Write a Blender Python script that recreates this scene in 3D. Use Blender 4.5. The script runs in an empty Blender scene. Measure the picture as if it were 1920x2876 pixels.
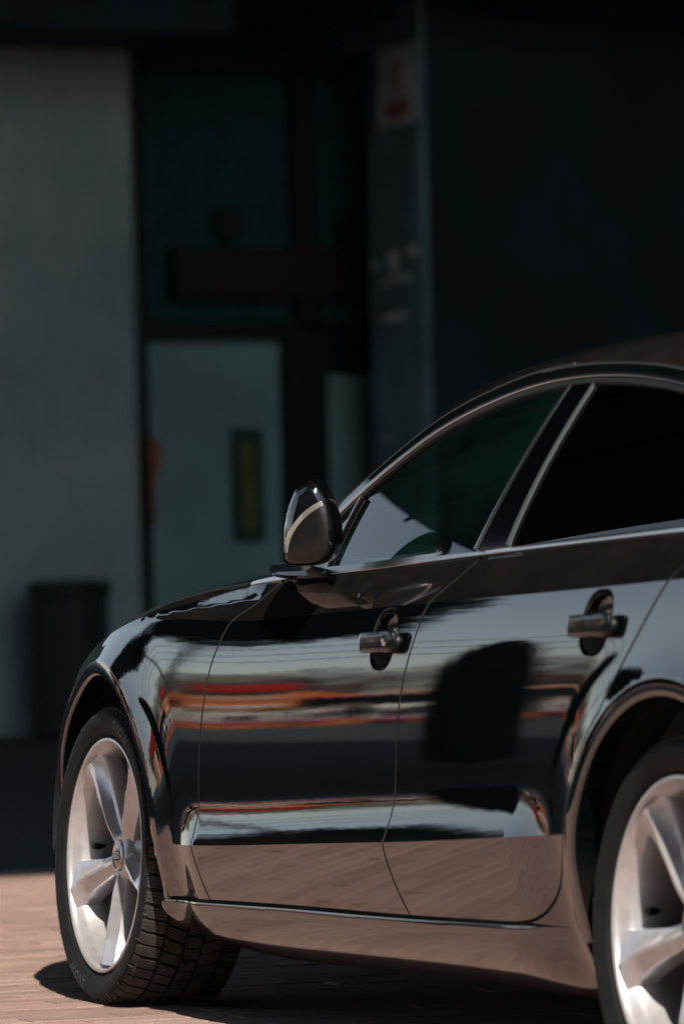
import bpy, math, random
import numpy as np
from mathutils import Vector, Matrix
from mathutils.geometry import delaunay_2d_cdt
random.seed(7)
rng = np.random.default_rng(7)
R_ = math.radians
scene = bpy.context.scene
COL = scene.collection

# ---------------------------------------------------------------- camera, light, exposure
CP = np.array([-11.3483, 5.069, .9785]); yaw, pitch, roll, foc = -.3958, .0062, -.0237, 15.6366
F = np.array([math.cos(yaw)*math.cos(pitch), math.sin(yaw)*math.cos(pitch), math.sin(pitch)])
Rv = np.cross(F, [0, 0, 1.]); Rv /= np.linalg.norm(Rv); Uv = np.cross(Rv, F)
R2 = Rv*math.cos(roll)+Uv*math.sin(roll); U2 = -Rv*math.sin(roll)+Uv*math.cos(roll)
cam = bpy.data.cameras.new('camera'); cam_o = bpy.data.objects.new('camera', cam); COL.objects.link(cam_o)
m = Matrix.Identity(4)
for i in range(3):
    m[i][0] = R2[i]; m[i][1] = U2[i]; m[i][2] = -F[i]; m[i][3] = CP[i]
cam_o.matrix_world = m
cam.sensor_fit = 'VERTICAL'; cam.sensor_height = 36; cam.sensor_width = 36
cam.lens = foc*1000*36/2876
cam.clip_start = .5; cam.clip_end = 1500
cam.dof.use_dof = True; cam.dof.focus_distance = 11.35; cam.dof.aperture_fstop = 4.3; cam.dof.aperture_blades = 9
scene.camera = cam_o
SUN_EL, SUN_AZ = 46., 12.          # azimuth: degrees from straight behind the car towards its left side
sd = Vector((-math.cos(R_(SUN_AZ))*math.cos(R_(SUN_EL)), math.sin(R_(SUN_AZ))*math.cos(R_(SUN_EL)), math.sin(R_(SUN_EL))))
w = bpy.data.worlds.new('World'); scene.world = w; w.use_nodes = True
nt = w.node_tree; nt.nodes.clear()
sky = nt.nodes.new('ShaderNodeTexSky'); sky.sky_type = 'NISHITA'; sky.sun_disc = False
sky.sun_elevation = R_(SUN_EL); sky.sun_rotation = math.atan2(sd.x, sd.y)
sky.air_density = 1.0; sky.dust_density = .3; sky.ozone_density = 1.0
hs = nt.nodes.new('ShaderNodeHueSaturation'); hs.inputs['Saturation'].default_value = .62
bg = nt.nodes.new('ShaderNodeBackground'); bg.inputs[1].default_value = .10
wo = nt.nodes.new('ShaderNodeOutputWorld')
nt.links.new(sky.outputs[0], hs.inputs['Color']); nt.links.new(hs.outputs[0], bg.inputs[0]); nt.links.new(bg.outputs[0], wo.inputs[0])
sun = bpy.data.lights.new('sun', 'SUN'); sun.energy = 5.0; sun.angle = R_(.53); sun.color = (1, .87, .76)
sun_o = bpy.data.objects.new('sun', sun); COL.objects.link(sun_o)
sun_o.rotation_euler = sd.to_track_quat('Z', 'Y').to_euler(); sun_o.location = (-20, 5, 20)
vs = scene.view_settings
vs.view_transform = 'Standard'; vs.look = 'None'; vs.exposure = .6; vs.gamma = 1; vs.use_curve_mapping = False
scene.cycles.max_bounces = 10; scene.cycles.glossy_bounces = 5; scene.cycles.diffuse_bounces = 4
scene.cycles.transparent_max_bounces = 12; scene.cycles.use_denoising = True
scene.cycles.caustics_reflective = False; scene.cycles.caustics_refractive = False
scene.cycles.sample_clamp_indirect = 6

# ---------------------------------------------------------------- materials
class NT:
    def __init__(s, name):
        s.m = bpy.data.materials.new(name); s.m.use_nodes = True; s.t = s.m.node_tree; s.n = s.t.nodes; s.l = s.t.links
        s.b = s.n['Principled BSDF']; s.out = s.n['Material Output']
    def node(s, ty, **kw):
        x = s.n.new(ty)
        for k, v in kw.items(): setattr(x, k, v)
        return x
    def coord(s, kind='Object'):
        return s.node('ShaderNodeTexCoord').outputs[kind]
    def noise(s, scale, detail=3, rough=.5, vec=None, stretch=None):
        v = vec or s.coord()
        if stretch:
            mp = s.node('ShaderNodeMapping'); mp.inputs['Scale'].default_value = stretch
            s.l.new(v, mp.inputs[0]); v = mp.outputs[0]
        x = s.node('ShaderNodeTexNoise'); x.inputs['Scale'].default_value = scale
        x.inputs['Detail'].default_value = detail; x.inputs['Roughness'].default_value = rough
        s.l.new(v, x.inputs['Vector']); return x.outputs['Fac']
    def ramp(s, fac, stops):
        x = s.node('ShaderNodeValToRGB'); e = x.color_ramp.elements
        while len(e) < len(stops): e.new(.5)
        for k, (p, c) in enumerate(stops):
            e[k].position = p; e[k].color = (*c, 1) if not isinstance(c, (int, float)) else (c, c, c, 1)
        s.l.new(fac, x.inputs[0]); return x.outputs[0]
    def math(s, op, a, b=None):
        x = s.node('ShaderNodeMath', operation=op)
        for i, v in enumerate((a, b)):
            if v is None: continue
            if isinstance(v, (int, float)): x.inputs[i].default_value = v
            else: s.l.new(v, x.inputs[i])
        return x.outputs[0]
    def mix(s, fac, a, b):
        x = s.node('ShaderNodeMix', data_type='RGBA')
        for i, v in ((0, fac), (6, a), (7, b)):
            if isinstance(v, (int, float)): x.inputs[i].default_value = v
            elif isinstance(v, tuple): x.inputs[i].default_value = (*v, 1)
            else: s.l.new(v, x.inputs[i])
        return x.outputs[2]
    def bump(s, h, strength, dist, target=None):
        x = s.node('ShaderNodeBump'); x.inputs['Strength'].default_value = strength; x.inputs['Distance'].default_value = dist
        s.l.new(h, x.inputs['Height'])
        for t in (target or ['Normal']): s.l.new(x.outputs[0], s.b.inputs[t])
        return x.outputs[0]
    def set(s, **kw):
        for k, v in kw.items():
            k = {'color': 'Base Color', 'rough': 'Roughness', 'metal': 'Metallic', 'ior': 'IOR', 'coat': 'Coat Weight', 'coatr': 'Coat Roughness', 'coatior': 'Coat IOR', 'spec': 'Specular IOR Level'}[k]
            if isinstance(v, tuple): s.b.inputs[k].default_value = (*v, 1)
            elif isinstance(v, (int, float)): s.b.inputs[k].default_value = v
            else: s.l.new(v, s.b.inputs[k])
        return s

def simple(name, col, rough=.5, metal=0., var=.15, scale=8., bump=0., **kw):
    t = NT(name)
    f = t.noise(scale, 4)
    c2 = tuple(max(0, c*(1-var*2)) for c in col); c3 = tuple(c*(1+var) for c in col)
    t.set(color=t.ramp(f, [(.3, c2), (.7, c3)]), rough=rough, metal=metal, **kw)
    if bump: t.bump(t.noise(scale*6, 4), .5, bump)
    return t.m

M = {}
def paint(name, dust_amt):
    t = NT(name)
    geo = t.node('ShaderNodeNewGeometry'); sp = t.node('ShaderNodeSeparateXYZ'); t.l.new(geo.outputs['Normal'], sp.inputs[0])
    up = t.ramp(sp.outputs['Z'], [(.25, 0.), (.75, 1.)])
    n1 = t.noise(900, 2, .6); n2 = t.noise(7, 4, .6); n3 = t.noise(150, 2, .7)
    fine = t.ramp(n1, [(.5, .25), (.72, 1.)]); spot = t.ramp(n3, [(.66, 0.), (.74, 1.)])
    d = t.math('MULTIPLY', t.math('ADD', t.math('MULTIPLY', fine, t.ramp(n2, [(.3, .35), (.7, 1.)])), t.math('MULTIPLY', spot, .7)), up)
    sp2 = t.node('ShaderNodeSeparateXYZ'); t.l.new(geo.outputs['Position'], sp2.inputs[0])
    low = t.ramp(sp2.outputs['Z'], [(.16, 1.), (.44, 0.)])
    d2 = t.math('MULTIPLY', low, t.ramp(t.noise(30, 5, .7), [(.3, .55), (.75, 1.)]))
    dust = t.math('MINIMUM', t.math('ADD', t.math('MULTIPLY', d, dust_amt), t.math('MULTIPLY', d2, .17)), .6)
    t.set(color=t.mix(dust, (.0015, .0032, .0042), (.17, .115, .09)), rough=.5, spec=0., coat=1., coatior=2.1)
    t.set(coatr=t.math('ADD', t.math('MULTIPLY', low, .11), .006))
    b1 = t.node('ShaderNodeBump'); b1.inputs['Strength'].default_value = .5; b1.inputs['Distance'].default_value = .00035; t.l.new(t.noise(5.5, 2, .45), b1.inputs['Height'])
    b2 = t.node('ShaderNodeBump'); b2.inputs['Strength'].default_value = .30; b2.inputs['Distance'].default_value = .00005; t.l.new(t.noise(330, 1.5, .5), b2.inputs['Height']); t.l.new(b1.outputs[0], b2.inputs['Normal']); t.l.new(b2.outputs[0], t.b.inputs['Coat Normal'])
    return t.m
M['paint'] = paint('black_car_paint', .26)
M['paint_clean'] = paint('black_trim_paint', .04)
M['sill'] = paint('dusty_sill_paint', .4)
nb = M['sill'].node_tree.nodes['Principled BSDF']; nb.inputs['Roughness'].default_value = .35
M['inner'] = simple('dark_inner_metal', (.003, .005, .006), .7)
M['rubber'] = simple('black_rubber_seal', (.012, .012, .012), .45)
M['plastic'] = simple('black_plastic', (.012, .0115, .011), .32, bump=.0002, scale=60)
M['matte_plastic'] = simple('matte_black_plastic', (.006, .006, .0065), .36, bump=.0003, scale=120)
M['gloss_black'] = simple('gloss_black_trim', (.004, .004, .005), .05, coat=1., coatior=1.6)
t = NT('brushed_chrome'); t.set(color=t.ramp(t.noise(300, 3), [(.3, (.55, .53, .51)), (.7, (.78, .76, .74))]), metal=1., rough=.2); M['chrome'] = t.m
M['pillar_black'] = simple('satin_black_pillar', (.001, .0015, .003), .08, spec=.25)
t = NT('dull_trim'); t.set(color=(.16, .19, .19), metal=.8, rough=.3); M['dull_chrome'] = t.m
t = NT('alloy_silver'); t.set(color=t.ramp(t.noise(40, 4), [(.3, (.52, .53, .55)), (.7, (.62, .63, .65))]), metal=.62, rough=.33, coat=.5, coatr=.08); M['alloy'] = t.m
t = NT('mirror_led_lens'); t.set(color=(.34, .32, .31), rough=.15, metal=.3, coat=1.); M['lens'] = t.m
t = NT('tyre_rubber')
dn = t.ramp(t.noise(25, 5, .6), [(.35, (.003, .005, .0065)), (.75, (.009, .011, .012))])
t.set(color=dn, rough=.75, spec=.3); t.bump(t.noise(500, 2), .4, .0004); M['tyre'] = t.m
t = NT('disc_steel'); t.set(color=(.03, .03, .03), metal=.8, rough=.5); M['disc'] = t.m
M['tread'] = simple('dusty_tread_rubber', (.045, .041, .038), .8, var=.25, scale=30)
M['letter'] = simple('scuffed_rubber', (.034, .036, .038), .5)
def glass(name, tint, gl=.9, glow_veil=None):
    t = NT(name); t.n.remove(t.b)
    tr = t.node('ShaderNodeBsdfTransparent'); tr.inputs[0].default_value = (*tint, 1)
    g = t.node('ShaderNodeBsdfGlossy'); g.inputs['Roughness'].default_value = .005; g.inputs[0].default_value = (gl, gl, gl, 1)
    fr = t.node('ShaderNodeFresnel'); fr.inputs[0].default_value = 1.52
    mx = t.node('ShaderNodeMixShader'); t.l.new(fr.outputs[0], mx.inputs[0]); t.l.new(tr.outputs[0], mx.inputs[1]); t.l.new(g.outputs[0], mx.inputs[2])
    if glow_veil:  # patchy green diffuse veil imitates a glow in the side glass
        df = t.node('ShaderNodeBsdfDiffuse'); df.inputs[0].default_value = (*glow_veil, 1); m3 = t.node('ShaderNodeMixShader')
        t.l.new(t.ramp(t.noise(2.2, 5, .6, stretch=(1, 1, 2.2)), [(.38, .0), (.75, .07)]), m3.inputs[0]); t.l.new(mx.outputs[0], m3.inputs[1]); t.l.new(df.outputs[0], m3.inputs[2]); mx = m3
    t.l.new(mx.outputs[0], t.out.inputs[0]); return t.m
M['glass'] = glass('green_tinted_glass', (.50, .78, .70), glow_veil=(.03, .14, .11))
M['glass_dark'] = glass('dark_privacy_glass', (.03, .035, .035))
M['glass_shop'] = glass('shop_glass', (.85, .95, .95), .08)
M['interior'] = simple('dark_upholstery', (.035, .042, .044), .6)
M['interior_grey'] = simple('grey_headlining', (.30, .36, .34), .8)

# ---------------------------------------------------------------- object helpers
def link(name, me, parent=None, mat=None):
    o = bpy.data.objects.new(name, me); COL.objects.link(o)
    if parent is not None: o.parent = parent
    if mat is not None and me is not None and len(me.materials) == 0: me.materials.append(mat)
    return o
def empty(name, loc=(0, 0, 0), parent=None, rz=0):
    o = bpy.data.objects.new(name, None); COL.objects.link(o); o.location = loc; o.rotation_euler[2] = rz
    o.empty_display_size = .1
    if parent is not None: o.parent = parent
    return o
def tag(o, label=None, cat=None, group=None, kind=None):
    for k, v in (('label', label), ('category', cat), ('group', group), ('kind', kind)):
        if v: o[k] = v
    return o
def mesh(name, V, Fc, mat=None, parent=None, smooth=False, angle=None):
    me = bpy.data.meshes.new(name); me.from_pydata([tuple(map(float, v)) for v in V], [], [tuple(int(i) for i in f) for f in Fc]); me.update()
    if smooth: me.polygons.foreach_set('use_smooth', [True]*len(me.polygons))
    if angle is not None: me.set_sharp_from_angle(angle=R_(angle))
    return link(name, me, parent, mat)
class MB:
    def __init__(s): s.V = []; s.F = []
    def add(s, V, Fc):
        n = len(s.V); s.V += [tuple(v) for v in V]; s.F += [tuple(i+n for i in f) for f in Fc]; return s
    def box(s, x0, x1, y0, y1, z0, z1, T=None):
        V = [(x, y, z) for z in (z0, z1) for y in (y0, y1) for x in (x0, x1)]
        if T: V = [T(*v) for v in V]
        return s.add(V, [(0, 2, 3, 1), (4, 5, 7, 6), (0, 1, 5, 4), (2, 6, 7, 3), (0, 4, 6, 2), (1, 3, 7, 5)])
    def tube(s, pts, r, n=8, cap=True):
        pts = [Vector(p) for p in pts]; k = len(pts); V = []; Fc = []
        rs = r if hasattr(r, '__len__') else [r]*k
        up = Vector((0, 0, 1))
        for i, p in enumerate(pts):
            d = (pts[min(i+1, k-1)]-pts[max(i-1, 0)]).normalized()
            a = d.cross(up);
            if a.length < .05: a = d.cross(Vector((0, 1, 0)))
            a.normalize(); b = d.cross(a)
            for j in range(n):
                t = 2*math.pi*j/n; V.append(tuple(p+(a*math.cos(t)+b*math.sin(t))*rs[i]))
        for i in range(k-1):
            for j in range(n): Fc.append((i*n+j, i*n+(j+1) % n, (i+1)*n+(j+1) % n, (i+1)*n+j))
        if cap: Fc.append(tuple(range(n))[::-1]); Fc.append(tuple((k-1)*n+j for j in range(n)))
        return s.add(V, Fc)
    def lathe(s, prof, n=48, axis='z', T=None, closed=False):
        V = []; Fc = []; k = len(prof)
        for i in range(n):
            a = 2*math.pi*i/n
            for r, h in prof:
                v = (r*math.cos(a), r*math.sin(a), h) if axis == 'z' else (r*math.cos(a), h, r*math.sin(a))
                V.append(T(*v) if T else v)
        for i in range(n):
            for j in range(k if closed else k-1):
                j2 = (j+1) % k
                Fc.append((i*k+j, ((i+1) % n)*k+j, ((i+1) % n)*k+j2, i*k+j2))
        return s.add(V, Fc)
    def build(s, name, mat=None, parent=None, smooth=False, angle=None):
        return mesh(name, s.V, s.F, mat, parent, smooth, angle)

def spline(xs, ys):
    xs = np.array(xs, float); ys = np.array(ys, float)
    if xs[0] > xs[-1]: xs, ys = xs[::-1], ys[::-1]
    n = len(xs); h = np.diff(xs); A = np.eye(n); b = np.zeros(n)
    for i in range(1, n-1):
        A[i, i-1] = h[i-1]; A[i, i] = 2*(h[i-1]+h[i]); A[i, i+1] = h[i]
        b[i] = 6*((ys[i+1]-ys[i])/h[i]-(ys[i]-ys[i-1])/h[i-1])
    A[0, 1] = -1; A[-1, -2] = -1
    m2 = np.linalg.solve(A, b)
    def f(x):
        x = np.asarray(x, float); i = np.clip(np.searchsorted(xs, x)-1, 0, n-2)
        xc = x; hh = h[i]; a = (xs[i+1]-xc)/hh; c = (xc-xs[i])/hh
        return a*ys[i]+c*ys[i+1]+((a**3-a)*m2[i]+(c**3-c)*m2[i+1])*hh**2/6
    return f
def smoothstep(a, b, x):
    t = np.clip((x-a)/(b-a), 0, 1); return t*t*t*(t*(6*t-15)+10)

# ---------------------------------------------------------------- body surface  y = Y(x, z)
WZ = .33; RC, RI = .413, .381
z_sb = spline([.9, .4, -.33, -.7, -1.2, -1.9, -2.4, -3.0, -3.8], [.24, .20, .185, .154, .150, .160, .160, .20, .27])
z_st = spline([.9, .3, -.4, -.6, -1.13, -1.64, -2.08, -2.5, -3.8], [.30, .26, .247, .251, .264, .273, .284, .294, .31])
z_lc = spline([.9, .3, -.49, -.96, -1.41, -1.84, -2.23, -2.8, -3.8], [.40, .375, .366, .384, .406, .427, .450, .48, .52])
z_sh = spline([1.0, .85, .65, .45, .25, 0, -.32, -.76, -1.22, -1.66, -2.06, -2.44, -2.9, -3.4, -3.8],
              [.43, .495, .585, .645, .705, .775, .828, .8315, .846, .8645, .879, .893, .912, .925, .92])
z_bl = spline([1.0, .85, .65, .45, .25, 0, -.3, -.6, -.8, -1.0, -1.3, -1.64, -1.9, -2.25, -2.75, -3.3, -3.8],
              [.46, .53, .612, .672, .732, .797, .848, .880, .905, .919, .929, .945, .957, .972, .992, 1.0, .985])
Ys = spline([1.0, .9, .7, .5, .38, .2, 0, -.4, -.8, -1.5, -2.2, -2.821, -3.3, -3.8],
            [.33, .47, .680, .785, .828, .862, .885, .898, .902, .905, .902, .893, .875, .80])
ug = np.linspace(-.3, 1.3, 161)
def D2(d): return np.tan(np.radians(d))
base2 = D2(np.interp(ug, [-.3, 0, .2, .38, .55, .75, 1, 1.3], [-5, -3.2, -1.6, .1, 2.0, 5.6, 14.5, 21]))
scoop2 = D2(np.interp(ug, [-.3, 0, .06, .12, .18, .208, .24, .32, 1.3], [32, 21, 17, 12, 6.2, 1.5, -1.2, 0, 0]))
extra2 = D2(np.interp(ug, [-.3, .3, .6, 1, 1.3], [0, 0, 2, 8, 12]))
sh1 = D2(np.interp(ug, [-.3, 0, 1, 1.3], [-17, -15, -10.5, -9]))
sh0 = D2(np.interp(ug, [-.3, 0, .2, .40, .55, .8, .93, 1., 1.3], [-80, -74, -52, -36, -27, -14, -4, 18, 30]))
sh3 = D2(np.interp(ug, [-.3, 0, .5, 1, 1.3], [26, 31, 37, 44, 48]))
sh3b = D2(np.interp(ug, [-.3, 0, .3, .50, .60, .9, 1, 1.3], [30, 33, 40, 42, 13, 11, 14, 20])); sh3c = D2(np.interp(ug, [-.3, 0, .5, 1, 1.3], [12, 13, 14, 20, 24]))
def smooth(a, k=3):
    for _ in range(k): a = np.convolve(np.pad(a, 2, mode='edge'), [.1, .2, .4, .2, .1], 'valid')
    return a
base2, scoop2, extra2, sh0, sh3, sh3b, sh3c = map(smooth, (base2, scoop2, extra2, sh0, sh3, sh3b, sh3c))
def cum(a, ref):
    c = np.concatenate([[0], np.cumsum((a[1:]+a[:-1])/2*np.diff(ug))]); return c-np.interp(ref, ug, c)
C2b, C2s, C2e, C1, C0, C3 = cum(base2, 1), cum(scoop2, 1), cum(extra2, 1), cum(sh1, 1), cum(sh0, 1), cum(sh3, 0)
C3b, C3c = cum(sh3b, 0), cum(sh3c, 0)
sh0b = smooth(D2(np.interp(ug, [-.3, 0, .3, .6, 1., 1.3], [-62, -55, -38, -24, -13, -12]))); C0b = cum(sh0b, 1)
def Asc(x): return smoothstep(-.43, -.66, x)*smoothstep(-2.44, -2.18, x)
def Ext(x): return smoothstep(-.35, .45, x)
def flare(x, z):
    o = 0
    for cx, b, L in ((0., .015, .17), (-2.821, .012, .12)):
        r = np.hypot(x-cx, z-WZ); s = np.clip((r-RC)/L, 0, 1)
        o = o+b*(1-s)**2.6
    return o
def ip(c, u): return np.interp(u, ug, c)
def Yz(x, z, k):
    zs, zl = z_sh(x), z_lc(x); y0 = Ys(x); L2 = zs-zl
    if k == 3:
        L3 = z_bl(x)-zs; u = (z-zs)/L3; sa = smoothstep(-.95, -.78, x); sc = smoothstep(-.42, -.12, x); y = y0-L3*((1-sa)*ip(C3, u)+sa*((1-sc)*ip(C3b, u)+sc*ip(C3c, u)))
    else:
        u = (z-zl)/L2 if k == 2 else 0*z
        y = y0-L2*(ip(C2b, u)+Asc(x)*ip(C2s, u)+Ext(x)*ip(C2e, u))
        if k <= 1:
            L1 = zl-z_st(x); u = (z-z_st(x))/L1 if k == 1 else 0*z
            y = y-L1*ip(C1, u)
        if k == 0:
            L0 = z_st(x)-z_sb(x); fs = smoothstep(-2.42, -2.12, x); u = (z-z_sb(x))/L0; y = y+.012*fs-L0*(fs*ip(C0, u)+(1-fs)*ip(C0b, u))
    return y+flare(x, z)
class Body:
    creases = [z_st, z_lc, z_sh]
    def zone(s, x, z):
        return (z > z_st(x)).astype(int)+(z > z_lc(x))+(z > z_sh(x))
    def Y(s, x, z, k):
        o = np.zeros_like(x)
        for q in range(4):
            mk = k == q
            if mk.any(): o[mk] = Yz(x[mk], z[mk], q)
        return o
class Surf:
    creases = []
    def __init__(s, f): s.f = f
    def zone(s, x, z): return np.zeros(len(x), int)
    def Y(s, x, z, k): return s.f(x, z)
BODY = Body()
zbx = spline([-3.4, -2.8, -2.3, -1.9, -1.6, -1.1, -.8], [1.0, .993, .978, .962, .948, .925, .915])
def Gy(x, z):
    s_ = z-zbx(x); yb = .853-np.where(x > -2, .040, .02)*((x+2.)/1.1)**2
    return yb-.40*s_-.45*s_*np.abs(s_)
GREEN = Surf(Gy)

def inpoly(px, pz, poly):
    poly = np.asarray(poly); c = np.zeros(len(px), bool); n = len(poly)
    x1, z1 = poly[:, 0], poly[:, 1]; x2, z2 = np.roll(x1, -1), np.roll(z1, -1)
    for i in range(n):
        cond = (z1[i] > pz) != (z2[i] > pz)
        if z1[i] != z2[i]:
            c ^= cond & (px < (x2[i]-x1[i])*(pz-z1[i])/(z2[i]-z1[i])+x1[i])
    return c
def segdist(px, pz, poly, closed=True):
    d = np.full(len(px), 1e9); n = len(poly)
    for i in range(n if closed else n-1):
        ax, az = poly[i]; bx, bz = poly[(i+1) % n]; L = (bx-ax)**2+(bz-az)**2+1e-14
        t = np.clip(((px-ax)*(bx-ax)+(pz-az)*(bz-az))/L, 0, 1)
        d = np.minimum(d, np.hypot(px-ax-t*(bx-ax), pz-az-t*(bz-az)))
    return d
def densify(poly, step, closed=True):
    o = []; n = len(poly)
    for i in range(n if closed else n-1):
        a = np.array(poly[i], float); b = np.array(poly[(i+1) % n], float); k = max(1, int(np.ceil(np.linalg.norm(b-a)/step)))
        o += [tuple(a+(b-a)*t/k) for t in range(k)]
    if not closed: o.append(tuple(poly[-1]))
    return o
def panel(name, S, poly, mat, parent, step=.012, off=0., depth=.014, holes=(), mirror=True, splitters=(), label=None):
    poly = densify(poly, step)
    loops = [poly]+[densify(h, step*.6) for h in holes]
    V = []; E = []
    for lp in loops:
        n0 = len(V); V += lp; E += [(n0+i, n0+(i+1) % len(lp)) for i in range(len(lp))]
    P = np.array(poly); x0, x1, zz0, zz1 = P[:, 0].min(), P[:, 0].max(), P[:, 1].min(), P[:, 1].max()
    lines = []
    for cf in S.creases:
        xs = np.arange(x0-step, x1+step*1.5, step); lines.append(np.stack([xs, cf(xs)], 1))
    for ln in lines:
        n0 = len(V); V += [tuple(p) for p in ln]; E += [(n0+i, n0+i+1) for i in range(len(ln)-1)]
    gx, gz = np.meshgrid(np.arange(x0+step/2, x1, step), np.arange(zz0+step/3, zz1, step*.8)); gx = gx.ravel(); gz = gz.ravel()
    ok = inpoly(gx, gz, poly) & (segdist(gx, gz, poly) > step*.4)
    for cf in S.creases: ok &= np.abs(gz-cf(gx)) > step*.35
    for h in holes: ok &= segdist(gx, gz, h) > step*.3
    V += list(zip(gx[ok], gz[ok]))
    r = delaunay_2d_cdt([Vector((float(a), float(b))) for a, b in V], E, [], 0, 1e-6, False)
    vv = np.array([(v.x, v.y) for v in r[0]]); ff = np.array([f for f in r[2] if len(f) == 3])
    c = vv[ff].mean(1)
    keep = inpoly(c[:, 0], c[:, 1], poly)
    for h in holes: keep &= ~inpoly(c[:, 0], c[:, 1], densify(h, step*.6))
    ff = ff[keep]; c = c[keep]
    # orient so normal is +y : in (x,z) plane clockwise
    a, b, d = vv[ff[:, 0]], vv[ff[:, 1]], vv[ff[:, 2]]
    cr = (b[:, 0]-a[:, 0])*(d[:, 1]-a[:, 1])-(b[:, 1]-a[:, 1])*(d[:, 0]-a[:, 0])
    ff[cr > 0] = ff[cr > 0][:, ::-1]
    ok = np.abs(cr) > 1e-10; ff = ff[ok]; c = c[ok]
    k = S.zone(c[:, 0], c[:, 1])
    # unique (vertex, zone)
    key = ff*8+k[:, None]; uq, inv = np.unique(key.ravel(), return_inverse=True)
    vi, kz = uq//8, uq % 8; x, z = vv[vi, 0], vv[vi, 1]
    y = S.Y(x, z, kz); h = 2e-3
    nx = -(S.Y(x+h, z, kz)-S.Y(x-h, z, kz))/(2*h); nz = -(S.Y(x, z+h*.5, kz)-S.Y(x, z-h*.5, kz))/h
    N = np.stack([nx, np.ones_like(nx), nz], 1); N /= np.linalg.norm(N, axis=1)[:, None]
    Pn = np.stack([x, y, z], 1)+N*off
    T = inv.reshape(-1, 3)
    # boundary edges -> flange
    ed = {}
    for t in T:
        for i in range(3):
            e = (t[i], t[(i+1) % 3]); r_ = (e[1], e[0])
            if r_ in ed: del ed[r_]
            else: ed[e] = 1
    bset = []
    Pall = list(Pn); Nall = list(N); Fc = [tuple(t) for t in T]; ln = [N[i] for t in T for i in t]; FM = [0]*len(Fc)
    kk = len(Pall)
    for (a_, b_) in ed:
        va, vb = vi[a_], vi[b_]
        if kz[a_] != kz[b_]: continue
        # interior crease edge? both neighbours share the same 2D edge in another zone
        bset.append((a_, b_, tuple(sorted((va, vb)))))
    cnt = {}
    for e in bset: cnt[e[2]] = cnt.get(e[2], 0)+1
    mid = Pn.mean(0)
    if depth:
        for a_, b_, kx in bset:
            if cnt[kx] > 1: continue
            pa, pb = Pn[a_], Pn[b_]; t_ = pb-pa; nn = (N[a_]+N[b_])/2; out = np.cross(t_, nn); L = np.linalg.norm(out)
            if L < 1e-9: continue
            out /= L
            if len(Pall) > 0:
                r1 = .0007
                i0 = len(Pall)
                for p_, n_ in ((pa, N[a_]), (pb, N[b_])):
                    Pall.append(p_); Pall.append(p_+out*r1*.7-n_*r1*.6); Pall.append(p_+out*r1-n_*depth)
                Fc.append((i0+3, i0, i0+1, i0+4)); na = N[a_]; q = (na+out)/1.414; ln += [nn, nn, q, q]; FM.append(0)
                Fc.append((i0+4, i0+1, i0+2, i0+5)); ln += [q, q, out, out]; FM.append(1)
    Pall = np.array(Pall); ln = np.array(ln)
    res = []
    for sgn in ((1, -1) if mirror else (1,)):
        Pm = Pall*np.array([1, sgn, 1]); me = bpy.data.meshes.new(name)
        if sgn == 1: me.from_pydata(Pm.tolist(), [], [tuple(map(int, f)) for f in Fc]); L2 = ln
        else:
            me.from_pydata(Pm.tolist(), [], [tuple(map(int, f[::-1])) for f in Fc]); L2 = []; q = 0
            lm = ln*np.array([1, -1, 1])
            for f in Fc:
                L2 += list(lm[q:q+len(f)][::-1]); q += len(f)
            L2 = np.array(L2)
        me.polygons.foreach_set('use_smooth', [True]*len(me.polygons)); me.update()
        if depth > .01 and mat in (M['paint'], M['sill']):
            me.materials.append(mat); me.materials.append(M['inner']); me.polygons.foreach_set('material_index', FM)
        me.normals_split_custom_set([tuple(map(float, v)) for v in L2])
        o = link(name, me, parent, mat)
        if label: o['label'] = label
        res.append(o)
    return res

# ---------------------------------------------------------------- the car
car = empty('parked_car'); tag(car, 'glossy black car with silver five-spoke wheels and folded mirror parked on brick paving', 'car')
G = .0036   # half panel gap
def curve_pts(xs, f): return [(float(x), float(f(np.array(x)))) for x in xs]
gap1 = [(-.935, .925), (-.86, .868), (-.777, .829), (-.735, .79), (-.700, .74), (-.675, .675), (-.655, .60), (-.640, .50), (-.632, .42), (-.628, .365), (-.640, .32), (-.672, .25)]
gap2 = [(-1.905, .957), (-1.85, .905), (-1.795, .868), (-1.752, .80), (-1.722, .74), (-1.702, .68), (-1.687, .60), (-1.676, .52), (-1.652, .44), (-1.645, .41), (-1.655, .36), (-1.703, .274)]
gap3 = [(-2.86, .997), (-2.85, .965), (-2.80, .915), (-2.755, .87), (-2.69, .80), (-2.628, .735), (-2.555, .65), (-2.495, .57), (-2.44, .49), (-2.40, .43), (-2.365, .375), (-2.32, .335), (-2.27, .308), (-2.2, .293), (-2.13, .287)]
def dens_curve(p, n=60):
    p = np.array(p); s = np.concatenate([[0], np.cumsum(np.hypot(*np.diff(p, axis=0).T))])
    fx, fz = spline(s, p[:, 0]), spline(s, p[:, 1]); t = np.linspace(0, s[-1], n); return np.stack([fx(t), fz(t)], 1)
g1, g2, g3 = dens_curve(gap1), dens_curve(gap2), dens_curve(gap3, 90)
_d = g3-np.array([-2.821, WZ]); _r = np.hypot(_d[:, 0], _d[:, 1]); _n = RC+.012+np.maximum(0, _r-RC-.012)*.9
g3 = np.where((_r < RC+.11)[:, None], np.array([-2.821, WZ])+_d/_r[:, None]*np.maximum(_r, RC+.012+np.exp(-((_r-RC-.012)/.02)**2*0)*0)[:, None], g3)
def off_curve(c, d):
    t = np.gradient(c, axis=0); t /= np.linalg.norm(t, axis=1)[:, None]; return c+np.stack([-t[:, 1], t[:, 0]], 1)*d
def line(f, xa, xb, dz=0., n=40):
    xs = np.linspace(xa, xb, n); return np.stack([xs, f(xs)+dz], 1)
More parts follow.
